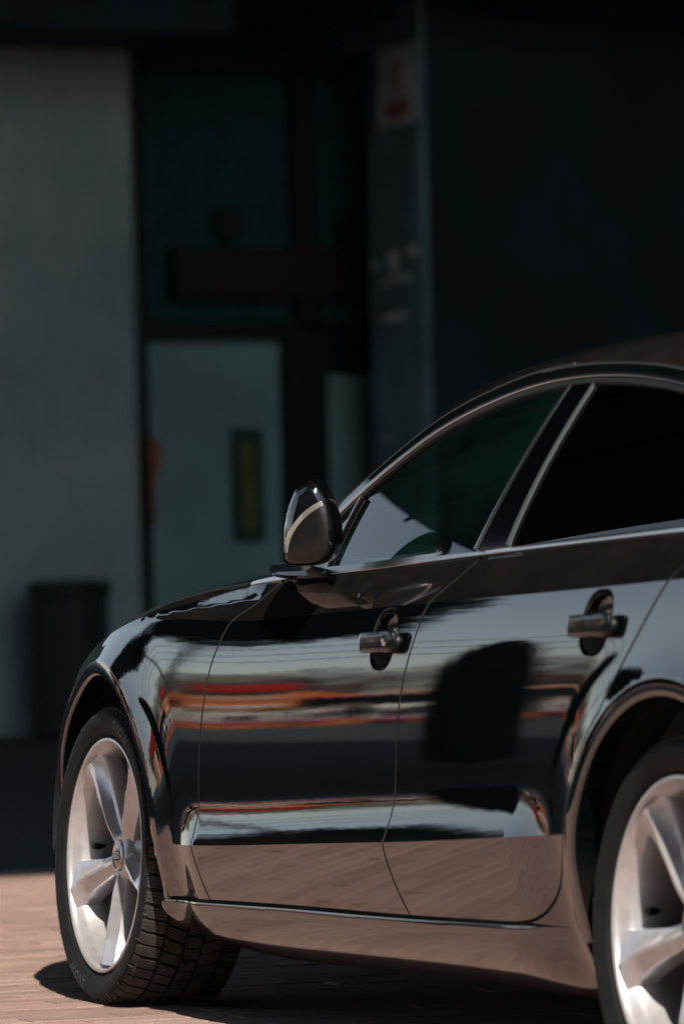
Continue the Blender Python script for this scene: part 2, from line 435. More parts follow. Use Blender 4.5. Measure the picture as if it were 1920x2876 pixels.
def arc(cx, r, a0, a1, n=60):
    a = np.radians(np.linspace(a0, a1, n)); return np.stack([cx+r*np.cos(a), WZ+r*np.sin(a)], 1)
def cat(*a): return [tuple(map(float, p)) for p in np.concatenate([np.atleast_2d(q) for q in a])]
# curves run downward (top -> bottom); left normal of a downward direction (0,-1) is (+1,0) => +x
g1f, g1d = off_curve(g1, G), off_curve(g1, -G)
g2f, g2d = off_curve(g2, G), off_curve(g2, -G)
g3f, g3d = off_curve(g3, G), off_curve(g3, -G)
def clip_top(c, f, dz): return c[c[:, 1] < f(c[:, 0])+dz]
def clip_bot(c, f, dz): return c[c[:, 1] > f(c[:, 0])+dz]
top = -.0005; bt = .006
def angat(z, r=RC, rear=True):
    a = math.degrees(math.asin((z-WZ)/r)); return 180-a if rear else a
# fender (front wing)
a_r = angat(.252); 
fb = clip_bot(clip_top(g1f, z_bl, -.002), z_st, bt)
xr = -math.sqrt(RC**2-(.25-WZ)**2)
front_x = .50
fender_poly = cat(line(z_bl, front_x, fb[0][0], -.001), fb, line(z_st, fb[-1][0], xr-.002, bt), arc(0, RC, angat(float(z_st(xr))+bt), 38)[1:], np.array([(front_x-.02, .555), (front_x, .57)]))
fender = panel('front_wing', BODY, fender_poly, M['paint'], car, step=.009)
# bumper
fx = .92
bump_poly = cat(line(z_bl, fx, front_x+.004, -.001), np.array([(front_x+.004, .57), (front_x-.018, .551)]), arc(0, RC, 37.3, angat(.27, rear=False)), line(z_sb, .42, fx, .01))
bumper = panel('bumper_side', BODY, bump_poly, M['paint'], car, step=.02)
# doors
d1a = clip_bot(clip_top(g1d, z_bl, -.003), z_st, bt); d1b = clip_bot(clip_top(g2f, z_bl, -.003), z_st, bt)
fd_poly = cat(line(z_bl, d1a[0][0], d1b[0][0], -.003), d1b, line(z_st, d1b[-1][0], d1a[-1][0], bt), d1a[::-1])
def cup(cx, cz, w=.060, h=.060, n=36, sh=.012):
    a = np.linspace(0, 2*np.pi, n, endpoint=False)
    x = cx+w*np.sign(np.cos(a))*np.abs(np.cos(a))**.75; z = cz+h*np.sign(np.sin(a))*np.abs(np.sin(a))**.8
    return [(float(p-sh*(q-cz)/h), float(q)) for p, q in zip(x, z)]
HF, HR = (-1.606, .800), (-2.534, .835)
fdoor = panel('front_door', BODY, fd_poly, M['paint'], car, step=.009, holes=[cup(*HF)])
d2a = clip_bot(clip_top(g2d, z_bl, -.003), z_st, bt); d2b = clip_bot(clip_top(g3f, z_bl, -.003), z_st, bt)
rd_poly = cat(line(z_bl, d2a[0][0], d2b[0][0], -.003), d2b, line(z_st, d2b[-1][0], d2a[-1][0], bt), d2a[::-1])
rdoor = panel('rear_door', BODY, rd_poly, M['paint'], car, step=.009, holes=[cup(*HR)])
# rear quarter and sill are one pressing
q3 = clip_bot(clip_top(g3d*0+g3d, z_bl, -.002), z_st, .0)
xs0 = -.390; xq = -2.821+math.sqrt(RC**2-(.262-WZ)**2)
ae = math.degrees(math.asin((.236-WZ)/RC))
q_poly = cat(line(z_bl, q3[0][0], -3.72, -.001), np.array([(-3.78, .85), (-3.78, .35)]), line(z_st, -3.7, -2.821-RC*.985, .0),
             arc(-2.821, RC, 185.5, ae), np.array([(-2.821+RC*math.cos(math.radians(ae))+.004, .205)]), line(z_sb, -2.385, -.66, .0), np.array([(xs0-.20, .163), (xs0-.13, .173), (xs0-.075, .185), (xs0-.035, .200), (xs0-.010, .217), (xs0, .232), (xs0-.004, .242)]),
             line(z_st, xs0-.02, q3[-1][0]+.001, -.0005), q3[::-1])
quarter = panel('rear_quarter_panel', BODY, q_poly, M['paint'], car, step=.011)
# door handles
def handle(door, hx, hz, nm, sgn):
    pts = cup(hx, hz); n = len(pts); V = []; Fc = []
    K = 7
    for j in range(K):
        q = j/(K-1); sc = math.cos(q*math.pi/2*.96); dp = .030*math.sin(q*math.pi/2)
        for (x, z) in pts:
            xx = hx+(x-hx)*sc; zz = hz+(z-hz)*sc
            y = float(BODY.Y(np.array([xx]), np.array([zz]), np.array([2]))[0])-dp-.001
            V.append((xx, sgn*y, zz))
    for j in range(K-1):
        for i in range(n):
            f = (j*n+i, j*n+(i+1) % n, (j+1)*n+(i+1) % n, (j+1)*n+i); Fc.append(f if sgn > 0 else f[::-1])
    Fc.append(tuple((K-1)*n+i for i in range(n)))
    mesh('handle_cup', V, Fc, M['gloss_black'], door, True)
    # grip: lofted rounded bar split into grip and lock cover
    def bar(x0, x1, name, round0, round1):
        V = []; Fc = []; NS, NC = 15, 20
        for i in range(NS):
            q = i/(NS-1); x = x0+(x1-x0)*q
            e = 1.
            if round0: e = min(e, math.sqrt(max(0, 1-(1-min(1, q/.16))**2)))
            if round1: e = min(e, math.sqrt(max(0, 1-(1-min(1, .02+(1-q)/.35))**2)))
            hh = (.0215 if x < hx-.04 else .020)*(.62+.38*e); th = .0085*(.5+.5*e)
            glob = (x-(hx+.080))/(-.190); yo = .0135+.003*math.sin(math.pi*min(1, max(0, glob)))
            yb = float(BODY.Y(np.array([x]), np.array([hz]), np.array([2]))[0])
            for k in range(NC):
                a = 2*math.pi*k/NC; ca, sa = math.cos(a), math.sin(a)
                V.append((x, sgn*(yb+yo+th*np.sign(ca)*abs(ca)**.45), hz-.004+hh*np.sign(sa)*abs(sa)**.6+.006*(glob-.5)))
        for i in range(NS-1):
            for k in range(NC):
                f = (i*NC+k, i*NC+(k+1) % NC, (i+1)*NC+(k+1) % NC, (i+1)*NC+k); Fc.append(f if sgn < 0 else f[::-1])
        Fc.append(tuple(range(NC))); Fc.append(tuple((NS-1)*NC+k for k in range(NC))[::-1])
        o = mesh(name, V, Fc, M['handle'], door, True, 50); return o
    bar(hx+.080, hx-.028, 'handle_grip', True, False)
    bar(hx-.0300, hx-.086, 'lock_cover', False, True)
    # feet that join the bar to the door
    for xx in (hx+.070, hx-.058):
        f = MB()
        yb = float(BODY.Y(np.array([xx]), np.array([hz]), np.array([2]))[0])
        f.lathe([(.0001, 0), (.016, 0), (.014, .018), (.0001, .018)], 16, T=lambda a, b, c: (xx+a*1.3, sgn*(yb-.004+c), hz-.004+b))
        f.build('handle_mount', M['rubber'], door, True, 40)
    if nm:
        yb = float(BODY.Y(np.array([hx-.052]), np.array([hz]), np.array([2]))[0])
        l = MB().lathe([(.0001, .004), (.008, .003), (.0095, -.002)], 20, T=lambda a, b, c: (hx-.056+a, sgn*(yb+.0235+c), hz-.003+b))
        l.build('lock_cylinder', M['chrome'], door, True)
M['handle'] = NT('handle_paint').set(color=(.003, .0045, .005), rough=.35, coat=.7, coatior=1.45, ior=1.2).m
for i, sg in enumerate((1, -1)):
    handle(fdoor[i], *HF, True, sg); handle(rdoor[i], *HR, False, sg)

# wheel-arch lips
for cx in (0., -2.821):
    a0, a1 = (angat(.245, rear=False)-0, angat(.245)) if cx == 0 else (-9, 188.5)
    n = 120; A = np.radians(np.linspace(a0, a1, n)); prof = [(0, 0), (.25, -.0012), (.6, -.006), (.9, -.0125), (1., -.018)]
    V = []; Fc = []; xs = cx+RC*np.cos(A); zs = WZ+RC*np.sin(A)
    kz = BODY.zone(xs, zs); kz = np.clip(kz, 1, 2)
    y = BODY.Y(xs, zs, np.full(n, 2)); yl = BODY.Y(xs, zs, np.full(n, 1)); y = np.where(zs < z_lc(xs), yl, y)
    y = np.convolve(np.pad(y, 4, mode='edge'), np.ones(9)/9, 'valid')
    m_ = 9
    for i in range(n):
        ca, sa = math.cos(A[i]), math.sin(A[i])
        V.append((cx+(RC+.0015)*ca, y[i]-.006, WZ+(RC+.0015)*sa))
        for q, dy in [(0, 0), (.25, .0004), (.6, .0005), (.9, .0), (.98, -.0025)]:
            r = RC-.0005+(RI-RC)*q; V.append((cx+r*ca, y[i]+dy, WZ+r*sa))
        V.append((cx+RI*ca, y[i]-.006, WZ+RI*sa)); V.append((cx+RI*ca, y[i]-.045, WZ+RI*sa)); V.append((cx+(RI+.02)*ca, y[i]-.06, WZ+(RI+.02)*sa))
    for i in range(n-1):
        for k in range(m_-1): Fc.append((i*m_+k, i*m_+k+1, (i+1)*m_+k+1, (i+1)*m_+k))
    for sgn in (1, -1):
        Vm = [(a, b*sgn, c) for a, b, c in V]; Fm = [f if sgn > 0 else f[::-1] for f in Fc]
        mesh('wheel_arch_lip', Vm, Fm, M['paint'], car, True, 50)
    # liner
    V = []; Fc = []; n = 40
    for i in range(n):
        a = math.radians(-20+220*i/(n-1))
        for (r, yy) in ((RI+.015, .88), (RI+.02, .60), (RI-.02, .575), (.0, .57)):
            V.append((cx+r*math.cos(a), yy, WZ+r*math.sin(a)))
    for i in range(n-1):
        for k in range(3): Fc.append((i*4+k, i*4+k+1, (i+1)*4+k+1, (i+1)*4+k))
    for sgn in (1, -1): mesh('wheel_well', [(a, b*sgn, c) for a, b, c in V], Fc, M['inner'], car, True)

# inner shell behind the gaps
for sgn in (1, -1):
    V = []; Fc = []; xs = np.linspace(.88, -3.7, 150); nz_ = 30
    for x in xs:
        zz = np.linspace(float(z_sb(x))+.01, float(z_bl(x))-.004, nz_); xx = np.full(nz_, x)
        k = BODY.zone(xx, zz); yy = BODY.Y(xx, zz, k)-.022
        for z, y in zip(zz, yy): V.append((x, sgn*y, z))
    for i in range(len(xs)-1):
        for k in range(nz_-1):
            q = [V[i*nz_+k], V[(i+1)*nz_+k+1]]
            cxm = (q[0][0]+q[1][0])/2; czm = (q[0][2]+q[1][2])/2
            if min(math.hypot(cxm-c, czm-WZ) for c in (0, -2.821)) < RC+.02: continue
            if any(abs(cxm-h[0]) < .09 and abs(czm-h[1]) < .075 for h in (HF, HR)): continue
            Fc.append((i*nz_+k, i*nz_+k+1, (i+1)*nz_+k+1, (i+1)*nz_+k))
    mesh('inner_panel', V, Fc, M['inner'], car, True)
# underbody
ub = MB(); ub.box(-2.36, -.42, -.80, .80, .185, .235); ub.box(.42, .80, -.60, .60, .22, .45); ub.box(-3.6, -3.25, -.75, .75, .24, .5)
ub.box(-3.3, .45, -.56, .56, .19, .235)
ub.build('underbody', M['inner'], car)
fl = MB(); fl.box(-2.38, -1.0, .50, .70, .160, .186, ); fl.build('underbody_shield', M['inner'], car)

# hood and wing tops : cross sections to the centre line
zc = spline([1.02, .9, .75, .55, .3, 0, -.3, -.6, -.82], [.55, .68, .745, .81, .865, .912, .945, .965, .972])
xs = np.linspace(.93, -.86, 130); NW = 46; V = []; Fc = []; wsp = np.concatenate([np.linspace(0, .12, 18), np.linspace(.12, 1, NW-18+1)[1:]])
for x in xs:
    y0 = float(Yz(np.array([x]), z_bl(np.array([x])), 3)[0]); z0 = float(z_bl(x)); D_ = float(zc(x))-z0
    for w_ in wsp:
        hgt = .40*(1-(1-w_)**12)+.60*(1-(1-w_)**2); cr = .006*math.exp(-((w_-.30)/.05)**2)*float(smoothstep(.9, .2, x))
        V.append((x, y0*(1-w_), z0+D_*hgt+cr))
for i in range(len(xs)-1):
    for k in range(NW-1): Fc.append((i*NW+k, i*NW+k+1, (i+1)*NW+k+1, (i+1)*NW+k))
V2 = V+[(a, -b, c) for a, b, c in V]; n0 = len(V); F2 = Fc+[tuple(i+n0 for i in f[::-1]) for f in Fc]
hood = mesh('bonnet', V2, F2, M['paint'], car, True)
# nose (below the bonnet lip)
nose = MB(); ns = []
for x, y, z in [V[k] for k in range(NW)]: ns.append((x, y, z))
prof = [(0, 0), (.03, -.06), (.04, -.14), (.035, -.22), (.0, -.30), (-.05, -.36)]
Vn = []; Fn = []
for (x, y, z) in ns:
    q = 1-(y/ns[0][1])**2
    for dx, dz in prof: Vn.append((x+dx*q, y, z+dz*(z-.24)/.36))
for i in range(NW-1):
    for k in range(5): Fn.append((i*6+k, i*6+k+1, (i+1)*6+k+1, (i+1)*6+k))
n0 = len(Vn); nose.add(Vn+[(a, -b, c) for a, b, c in Vn], Fn+[tuple(i+n0 for i in f[::-1]) for f in Fn]).build('front_bumper', M['paint'], car, True)

# ---------------------------------------------------------------- greenhouse
rail = dens_curve([(-.90, .99), (-1.008, 1.054), (-1.13, 1.115), (-1.262, 1.174), (-1.35, 1.210), (-1.463, 1.243), (-1.595, 1.270), (-1.727, 1.290), (-1.875, 1.302), (-2.026, 1.305), (-2.18, 1.301), (-2.335, 1.292), (-2.465, 1.279), (-2.7, 1.243), (-3.0, 1.175), (-3.3, 1.085), (-3.5, 1.02)], 140)
chro = dens_curve([(-.862, .945), (-.94, .99), (-1.033, 1.040), (-1.17, 1.106), (-1.30, 1.161), (-1.375, 1.189), (-1.493, 1.222), (-1.629, 1.249), (-1.766, 1.269), (-1.905, 1.280), (-2.055, 1.283), (-2.208, 1.279), (-2.365, 1.268), (-2.493, 1.254), (-2.7, 1.217), (-2.95, 1.155), (-3.2, 1.07)], 140)
def ribbon(name, c, wd, S, mat, off, depth, parent=car, step=.01, **kw):
    a = off_curve(c, wd/2); b = off_curve(c, -wd/2); return panel(name, S, cat(a, b[::-1]), mat, parent, step=step, off=off, depth=depth, **kw)
# belt strip, upper seal
belt_lo = line(z_bl, -.80, -2.95, .0, 80); belt_hi = belt_lo+np.array([0, 1.])*np.interp(-belt_lo[:, 0], [.8, 1.0, 1.2, 3.], [.006, .012, .0145, .0145])[:, None]
BS = Surf(lambda x, z: Yz(x, z_bl(x), 3)-.25*(z-z_bl(x)))
m1 = (belt_lo+belt_hi)/2
panel('belt_trim', BS, cat(belt_lo, m1[::-1]), M['chrome'], car, off=.004, depth=.012, step=.01)
panel('belt_seal', BS, cat(m1, belt_hi[::-1]), M['seal'] if 'seal' in M else M['chrome'], car, off=.0015, depth=.012, step=.01)
# painted cant rail between chrome line and roof
i0, i1 = 2, 122
railp = rail[8:132]; chp = chro[6:134]
panel('roof_rail', GREEN, cat(railp, (off_curve(chp, .003))[::-1]), M['paint_clean'], car, off=.002, depth=.02, step=.012)
ribbon('window_trim', chro[4:136], .0052, GREEN, M['chrome'], .005, .012, step=.01)
# glass outline, inset from chrome
gl_top = off_curve(chro, .010) if off_curve(chro, .010)[50][1] < chro[50][1] else off_curve(chro, -.010)
seal_c = off_curve(chro, .008) if off_curve(chro, .008)[50][1] < chro[50][1] else off_curve(chro, -.008)
ribbon('window_seal', seal_c[4:132], .011, GREEN, M['inner'], .001, .01, step=.01)
bp1 = np.array([(-1.983, 1.271), (-1.948, 1.138), (-1.892, .967)]); bp2 = np.array([(-2.086, 1.272), (-2.052, 1.115), (-2.030, .974)])
bp1 = dens_curve(bp1, 20); bp2 = dens_curve(bp2, 20)
ws_edge = [(-1.143, 1.075), (-1.118, .991), (-1.105, .925)]; dv = dens_curve(ws_edge, 14)
def between(c, xa, xb):
    mkk = (c[:, 0] <= xa) & (c[:, 0] >= xb); return c[mkk]
belt_g = line(z_bl, -.83, -2.9, .010, 100)
panel('front_window', GREEN, cat(between(gl_top, -1.143, -1.975), bp1[1:-1], between(belt_g, -1.112, -1.89)[::-1], dv[::-1][1:]), M['glass'], car, off=-.006, depth=0, step=.02)
panel('quarter_window', GREEN, cat(between(gl_top, -.9, -1.135), dv[1:-1], between(belt_g, -.87, -1.10)[::-1]), M['glass'], car, off=-.006, depth=0, step=.02)
panel('rear_window', GREEN, cat(between(gl_top, -2.09, -3.1), between(belt_g, -2.03, -2.85)[::-1], bp2[::-1][1:-1]), M['glass_dark'], car, off=-.006, depth=0, step=.02)
panel('b_pillar_cover', GREEN, cat(bp1+np.array([-.004, 0]), (bp2+np.array([.004, 0]))[::-1]), M['pillar_black'], car, off=-.001, depth=.01, step=.015)
ribbon('pillar_trim', bp1+np.array([.001, 0]), .0050, GREEN, M['chrome'], .003, .01, step=.008)
ribbon('pillar_trim', bp2-np.array([.001, 0]), .0042, GREEN, M['dull_chrome'], .001, .01, step=.008)
ribbon('window_divider', dv, .014, GREEN, M['gloss_black'], .003, .012, step=.008)
ribbon('divider_trim', dv-np.array([.002, 0]), .004, GREEN, M['chrome'], .006, .006, step=.006)
# gasket that hides the seam between rail and roof / windscreen
V = []; Fc = []
def g_at(p, o=0.):
    x, z = p; return (x, float(Gy(np.array(x), np.array(z)))+o, z)
# roof panel and windscreen share one crown; the header curves forward at the centre line
zr_c = spline([-.98, -1.2, -1.5, -1.8, -2.1, -2.5, -2.9, -3.2, -3.5], [1.335, 1.362, 1.384, 1.395, 1.396, 1.382, 1.338, 1.278, 1.19])
def crown(idx, w2):
    x, z = rail[idx]; y0 = g_at(rail[idx])[1]-.004; e = 1-(1-w2)**2.3; sh_ = .31*float(smoothstep(-2.15, -1.25, x)); bul = .36*(1-(1-w2)**7)+.64*(1-(1-w2)**2.2)
    if idx <= 24:
        q = idx/24.; x24 = rail[24][0]+.31*float(smoothstep(-2.15, -1.25, rail[24][0])); xc = -.56*(1-q)+x24*q; zc_ = .975+(float(zr_c(x24))-.975)*(q**.93)
    else: xc = x+sh_; zc_ = float(zr_c(xc))
    return (x+(xc-x)*e, y0*(1-w2), z-.002+(zc_-z+.002)*bul)
def crown_mesh(name, ids, mat):
    V = [crown(i, (k/29)**1.5) for i in ids for k in range(30)]; n_ = len(ids)
    Fc = [(i*30+k, i*30+k+1, (i+1)*30+k+1, (i+1)*30+k) for i in range(n_-1) for k in range(29)]; n0 = len(V)
    return mesh(name, V+[(a, -b, c) for a, b, c in V], Fc+[tuple(i+n0 for i in f[::-1]) for f in Fc], mat, car, True)
crown_mesh('roof', list(range(24, 128, 2)), M['paint'])
crown_mesh('windscreen', list(range(0, 25)), M['glass'])
# A-pillar outer bead along the windscreen
for sgn in (1, -1):
    pts = [g_at(rail[i], -.001) for i in range(0, 60, 3)]
    MB().tube([(a+.003, b*sgn-.004*sgn, c+.003) for a, b, c in pts], .0045, 8).build('windscreen_trim', M['rubber'], car, True)
    # roof edge moulding
    pts = [g_at(rail[i], .0) for i in range(50, 130, 3)]
    MB().tube([(a, b*sgn, c) for a, b, c in pts], .004, 8).build('roof_moulding', M['rubber'], car, True)
# rear glass / tailgate
Vt = []; Ft = []; rix = list(range(126, 140))
for idx in rix:
    x, z = rail[idx]; y0 = g_at(rail[idx])[1]; zcx = float(zr_c(x))
    for k in range(16):
        w2 = (k/15)**1.5; bul = .26*(1-(1-w2)**7)+.74*(1-(1-w2)**2); Vt.append((x-.10*w2, (y0-.004)*(1-w2), z-.002+(zcx-z)*bul*(1-.9*(idx-126)/13)))
for i in range(len(rix)-1):
    for k in range(15): Ft.append((i*16+k, i*16+k+1, (i+1)*16+k+1, (i+1)*16+k))
n0 = len(Vt); mesh('rear_glass', Vt+[(a, -b, c) for a, b, c in Vt], Ft+[tuple(i+n0 for i in f[::-1]) for f in Ft], M['gloss_black'], car, True)
panel('rear_pillar', GREEN, cat(rail[104:140], np.array([(-3.56, 1.0)]), line(z_bl, -3.5, -2.86, .004), np.array([(-2.88, 1.02), (-2.98, 1.09), (-3.0, 1.12)]), chro[118:100:-1]), M['paint'], car, off=.001, depth=.01, step=.02)
tg = MB(); xr_, zr_ = rail[139]; yr_ = g_at(rail[139])[1]
sec = [(xr_+.02, zr_, yr_), (-3.62, .985, .79), (-3.80, .93, .79), (-3.86, .70, .80), (-3.87, .45, .79), (-3.78, .27, .76)]
V = []
for x, z, yw in sec:
    for k in range(21):
        q = -1+2*k/20; V.append((x-.10*(1-q*q), yw*q, z+(.03*(1-q*q) if z > .9 else 0)))
Fc = [(i*21+k, i*21+k+1, (i+1)*21+k+1, (i+1)*21+k) for i in range(5) for k in range(20)]
tg.add(V, Fc).build('tailgate', M['paint'], car, True)

# cowl / interior
it = MB(); it.box(-1.05, -.72, -.70, .70, .70, .925); it.box(-1.12, -.95, -.70, .70, .62, .90); it.box(-3.3, -.95, -.74, .74, .30, .42)
it.box(-2.95, -1.0, .775, .80, .40, .93); it.box(-2.95, -1.0, -.80, -.775, .40, .93); it.box(-3.6, -3.0, -.72, .72, .45, .93)
it.build('cabin', M['interior'], car)
db = MB()
V = []; Fc = []
for i, x in enumerate(np.linspace(-.72, -1.12, 9)):
    for k in range(21):
        y = -.72+1.44*k/20; z = .915+.035*math.sin(math.pi*i/8)+.03*math.exp(-((y-.36)/.2)**2)*math.sin(math.pi*i/8)
        V.append((x, y, z))
for i in range(8):
    for k in range(20): Fc.append((i*21+k, i*21+k+1, (i+1)*21+k+1, (i+1)*21+k))
db.add(V, Fc).build('dashboard', M['interior'], car, True)
def seat(x, y):
    s = MB()
    prof = [(0, .42), (.03, .55), (-.06, .62), (-.16, .78), (-.26, .98), (-.30, 1.02), (-.38, .98), (-.30, .70), (-.20, .42)]
    V = []; n = len(prof)
    for j, (dy, sc) in enumerate([(-.25, .9), (-.21, 1), (.21, 1), (.25, .9)]):
        for a, b in prof: V.append((x+a*sc, y+dy, .42+(b-.42)*(sc if b > .6 else 1)))
    Fc = [(j*n+i, j*n+(i+1) % n, (j+1)*n+(i+1) % n, (j+1)*n+i) for j in range(3) for i in range(n)]
    Fc += [tuple(range(n)), tuple(3*n+i for i in range(n))[::-1]]
    s.add(V, Fc); o = s.build('seat', M['interior'], car, True, 40)
    h = MB(); V = []; Fc = []
    for j in range(9):
        a = math.pi*j/8
        for k in range(14):
            b = 2*math.pi*k/14; V.append((x-.35+.05*math.sin(a)*math.cos(b), y+.13*math.cos(a), 1.10+.075*math.sin(a)*math.sin(b)))
    for j in range(8):
        for k in range(14): Fc.append((j*14+k, j*14+(k+1) % 14, (j+1)*14+(k+1) % 14, (j+1)*14+k))
    h.add(V, Fc).build('headrest', M['interior'], o, True)
for x, y in ((-1.45, .37), (-1.45, -.37), (-2.35, .37), (-2.35, -.37)): seat(x, y)
sw = MB(); pts = []
for i in range(33):
    a = 2*math.pi*i/32; pts.append((-1.17-.06*math.sin(a), .37+.185*math.cos(a), .86+.17*math.sin(a)))
sw.tube(pts, .016, 10, cap=False); sw.box(-1.16, -1.13, .31, .43, .80, .90); sw.tube([(-1.16, .20, .85), (-1.15, .55, .85)], .012, 6)
sw.build('steering_wheel', M['gloss_black'], car, True, 40)
hl = MB(); V = []; Fc = []
for i, idx in enumerate(range(34, 120, 4)):
    x, z = rail[idx]; y0 = g_at(rail[idx])[1]-.03
    for k in range(11):
        q = -1+2*k/10; V.append((x, y0*q, z-.035+.045*(1-q*q)))
n_ = len(range(34, 120, 4))
for i in range(n_-1):
    for k in range(10): Fc.append((i*11+k, (i+1)*11+k, (i+1)*11+k+1, i*11+k+1))
hl.add(V, Fc).build('headlining', M['interior_grey'], car, True)

# ---------------------------------------------------------------- folded door mirror
# built in its own frame: local +y is the direction the cap bulges to (out and back), local x runs along the folded arm
mo = empty('door_mirror', (-1.28, .935, 0), car, rz=math.atan2(.8, .6))
def loopc(p, n):
    q = np.array(densify(p, .003)); n_ = len(q); k_ = np.array([1, 2, 3, 2, 1])/9.
    return sum(np.roll(q, j-2, axis=0)*k_[j] for j in range(5))
out = loopc([(-.0123, 1.1142), (.004, 1.1062), (.0198, 1.0969), (.0307, 1.078), (.0386, 1.0609), (.0455, 1.0384), (.0493, 1.0171), (.0513, .9931), (.0525, .9665), (.050, .9500), (.040, .9432), (.0153, .9415), (-.010, .9425), (-.0344, .9480), (-.0540, .9620), (-.0610, .9800), (-.0632, 1.0064), (-.0616, 1.0278), (-.0570, 1.0500), (-.0484, 1.0740), (-.0378, 1.0920), (-.0270, 1.1065)], 100)
mc = np.array([-.006, 1.02])
ang = np.arctan2(out[:, 1]-mc[1], out[:, 0]-mc[0]); rad = np.hypot(out[:, 0]-mc[0], out[:, 1]-mc[1]); o_ = np.argsort(ang)
ang_p = np.concatenate([ang[o_]-2*np.pi, ang[o_], ang[o_]+2*np.pi]); rad_p = np.tile(rad[o_], 3)
def Mf(x, z):
    r = np.hypot(x-mc[0], z-mc[1]); a = np.arctan2(z-mc[1], x-mc[0]); rho = np.clip(r/(np.interp(a, ang_p, rad_p)+1e-9), 0, .9995)
    f = .6*(x-mc[0])-.10*(z-mc[1])
    return .036*(1-rho**3.6)**.5-f*.35
MS = Surf(Mf)
cur = dens_curve([(.060, .90), (.0500, .9450), (.0476, .9504), (.0405, .9822), (.0275, 1.0086), (.0104, 1.0295), (-.0065, 1.0444), (-.026, 1.0569), (-.0413, 1.0645), (-.070, 1.077)], 50)
shr = lambda p, s: (np.array(p)-mc)*s+mc
ringp = [tuple(p) for p in shr(out, .988)]
def cutline(poly, c, side, axis=0):
    P = np.array(poly); cs = c[np.argsort(c[:, axis])]; sd_ = P[:, 1-axis]-np.interp(P[:, axis], cs[:, axis], cs[:, 1-axis])
    keep = (sd_ > 0) == (side > 0); n = len(P); st = [i for i in range(n) if keep[i] and not keep[i-1]][0]
    run = []; i = st
    while keep[i % n] and len(run) < n: run.append(tuple(P[i % n])); i += 1
    a_, b_ = run[-1][axis], run[0][axis]; mid = [tuple(p) for p in cs if min(a_, b_)+.0015 < p[axis] < max(a_, b_)-.0015]
    return run+(mid[::-1] if a_ > b_ else mid)
rimc = dens_curve([(-.004, 1.13), (-.0150, 1.107), (-.0268, 1.0872), (-.0374, 1.071), (-.044, 1.0600), (-.0477, 1.0441), (-.0498, 1.0174), (-.0497, .9908), (-.0471, .9642), (-.043, .93)], 50)
def mp(name, poly, mat, off, depth=.008, step=.005): return panel(name, MS, poly, mat, mo, step=step, off=off, depth=depth, mirror=False)
main = cutline(ringp, rimc, 1, 1); edge = cutline(ringp, rimc-np.array([.0016, 0]), -1, 1)
mp('mirror_cap', cutline(main, cur+np.array([0, .006]), 1), M['gloss_black'], 0)
mp('mirror_lower_cover', cutline(main, cur-np.array([0, .0065]), -1), M['matte_plastic'], -.001)
mp('mirror_rim', edge, M['gloss_black'], -.0025)
cc = cur[(cur[:, 0] > -.043) & (cur[:, 0] < .0435)]
ribbon('mirror_indicator', cc, .0085, MS, M['lens'], .0012, .006, parent=mo, step=.004, mirror=False)
cb = cur[(cur[:, 0] > -.046) & (cur[:, 0] < .049)]
ribbon('indicator_bezel', cb, .014, MS, M['gloss_black'], -.0012, .006, parent=mo, step=.004, mirror=False)
for i in range(9):
    led = MB()
    p = cc[-1-i]; p = cur[(np.abs(cur[:, 0]-(-.041+i*.0055))).argmin()]
    x = -.041+i*.0048; zq = float(np.interp(x, cur[::-1, 0], cur[::-1, 1])); y = float(Mf(np.array(x), np.array(zq)))
    led.box(x-.0007, x+.0007, y-.001, y+.0022, zq-.004, zq+.004)
    led.build('indicator_rib', M['rubber'], mo)
V = []; Fc = []; n = len(out); K = 7
for j in range(K):
    sc = [.99, 1.0, 1.0, .985, .95, .90, .86][j]; dy = [.012, .004, -.020, -.040, -.050, -.053, -.045][j]
    for p in shr(out, sc): V.append((p[0], float(Mf(np.array(p[0]), np.array(p[1])))*0-(.6*(p[0]-mc[0])-.1*(p[1]-mc[1]))*.35+dy-.006*0, p[1]))
for j in range(K-1):
    for i in range(n): Fc.append((j*n+i, (j+1)*n+i, (j+1)*n+(i+1) % n, j*n+(i+1) % n))
mesh('mirror_housing', V, Fc, M['gloss_black'], mo, True, 60)
t = NT('mirror_glass'); t.set(color=(.8, .8, .8), metal=1., rough=.01)
mesh('mirror_glass', [V[(K-1)*n+i] for i in range(n)], [tuple(range(n))], t.m, mo)
# foot on the door: wedge from the window corner out to the housing
ft = MB()
sec = [(-.96, .795, .920, .006), (-.975, .83, .9215, .010), (-1.00, .87, .925, .013), (-1.04, .905, .931, .014), (-1.09, .93, .938, .012)]
V = []
for x, y, z, h in sec:
    for dx, dz in ((.02, -h*.6), (.03, 0), (.016, h*.8), (-.16, h+.002), (-.19, .002), (-.16, -h*.5)): V.append((x+dx, y, z+dz))
Fc = [(i*6+j, i*6+(j+1) % 6, (i+1)*6+(j+1) % 6, (i+1)*6+j) for i in range(4) for j in range(6)]+[tuple(range(6))[::-1], tuple(24+j for j in range(6))]
me_ = ft.add([(a+1.28, b-.935, c) for a, b, c in V], Fc)
fo = ft.build('mirror_foot', M['gloss_black'], mo, True, 35)
fo.matrix_parent_inverse = Matrix.Rotation(-math.atan2(.8, .6), 4, 'Z')
m2 = empty('door_mirror', (-1.28, -.935, 0), car, rz=-math.atan2(.8, .6)); m2.scale = (1, -1, 1)
for ch in list(mo.children):
    c = ch.copy(); COL.objects.link(c); c.parent = m2
    if ch is fo: c.matrix_parent_inverse = Matrix.Rotation(-math.atan2(.8, .6), 4, 'Z')

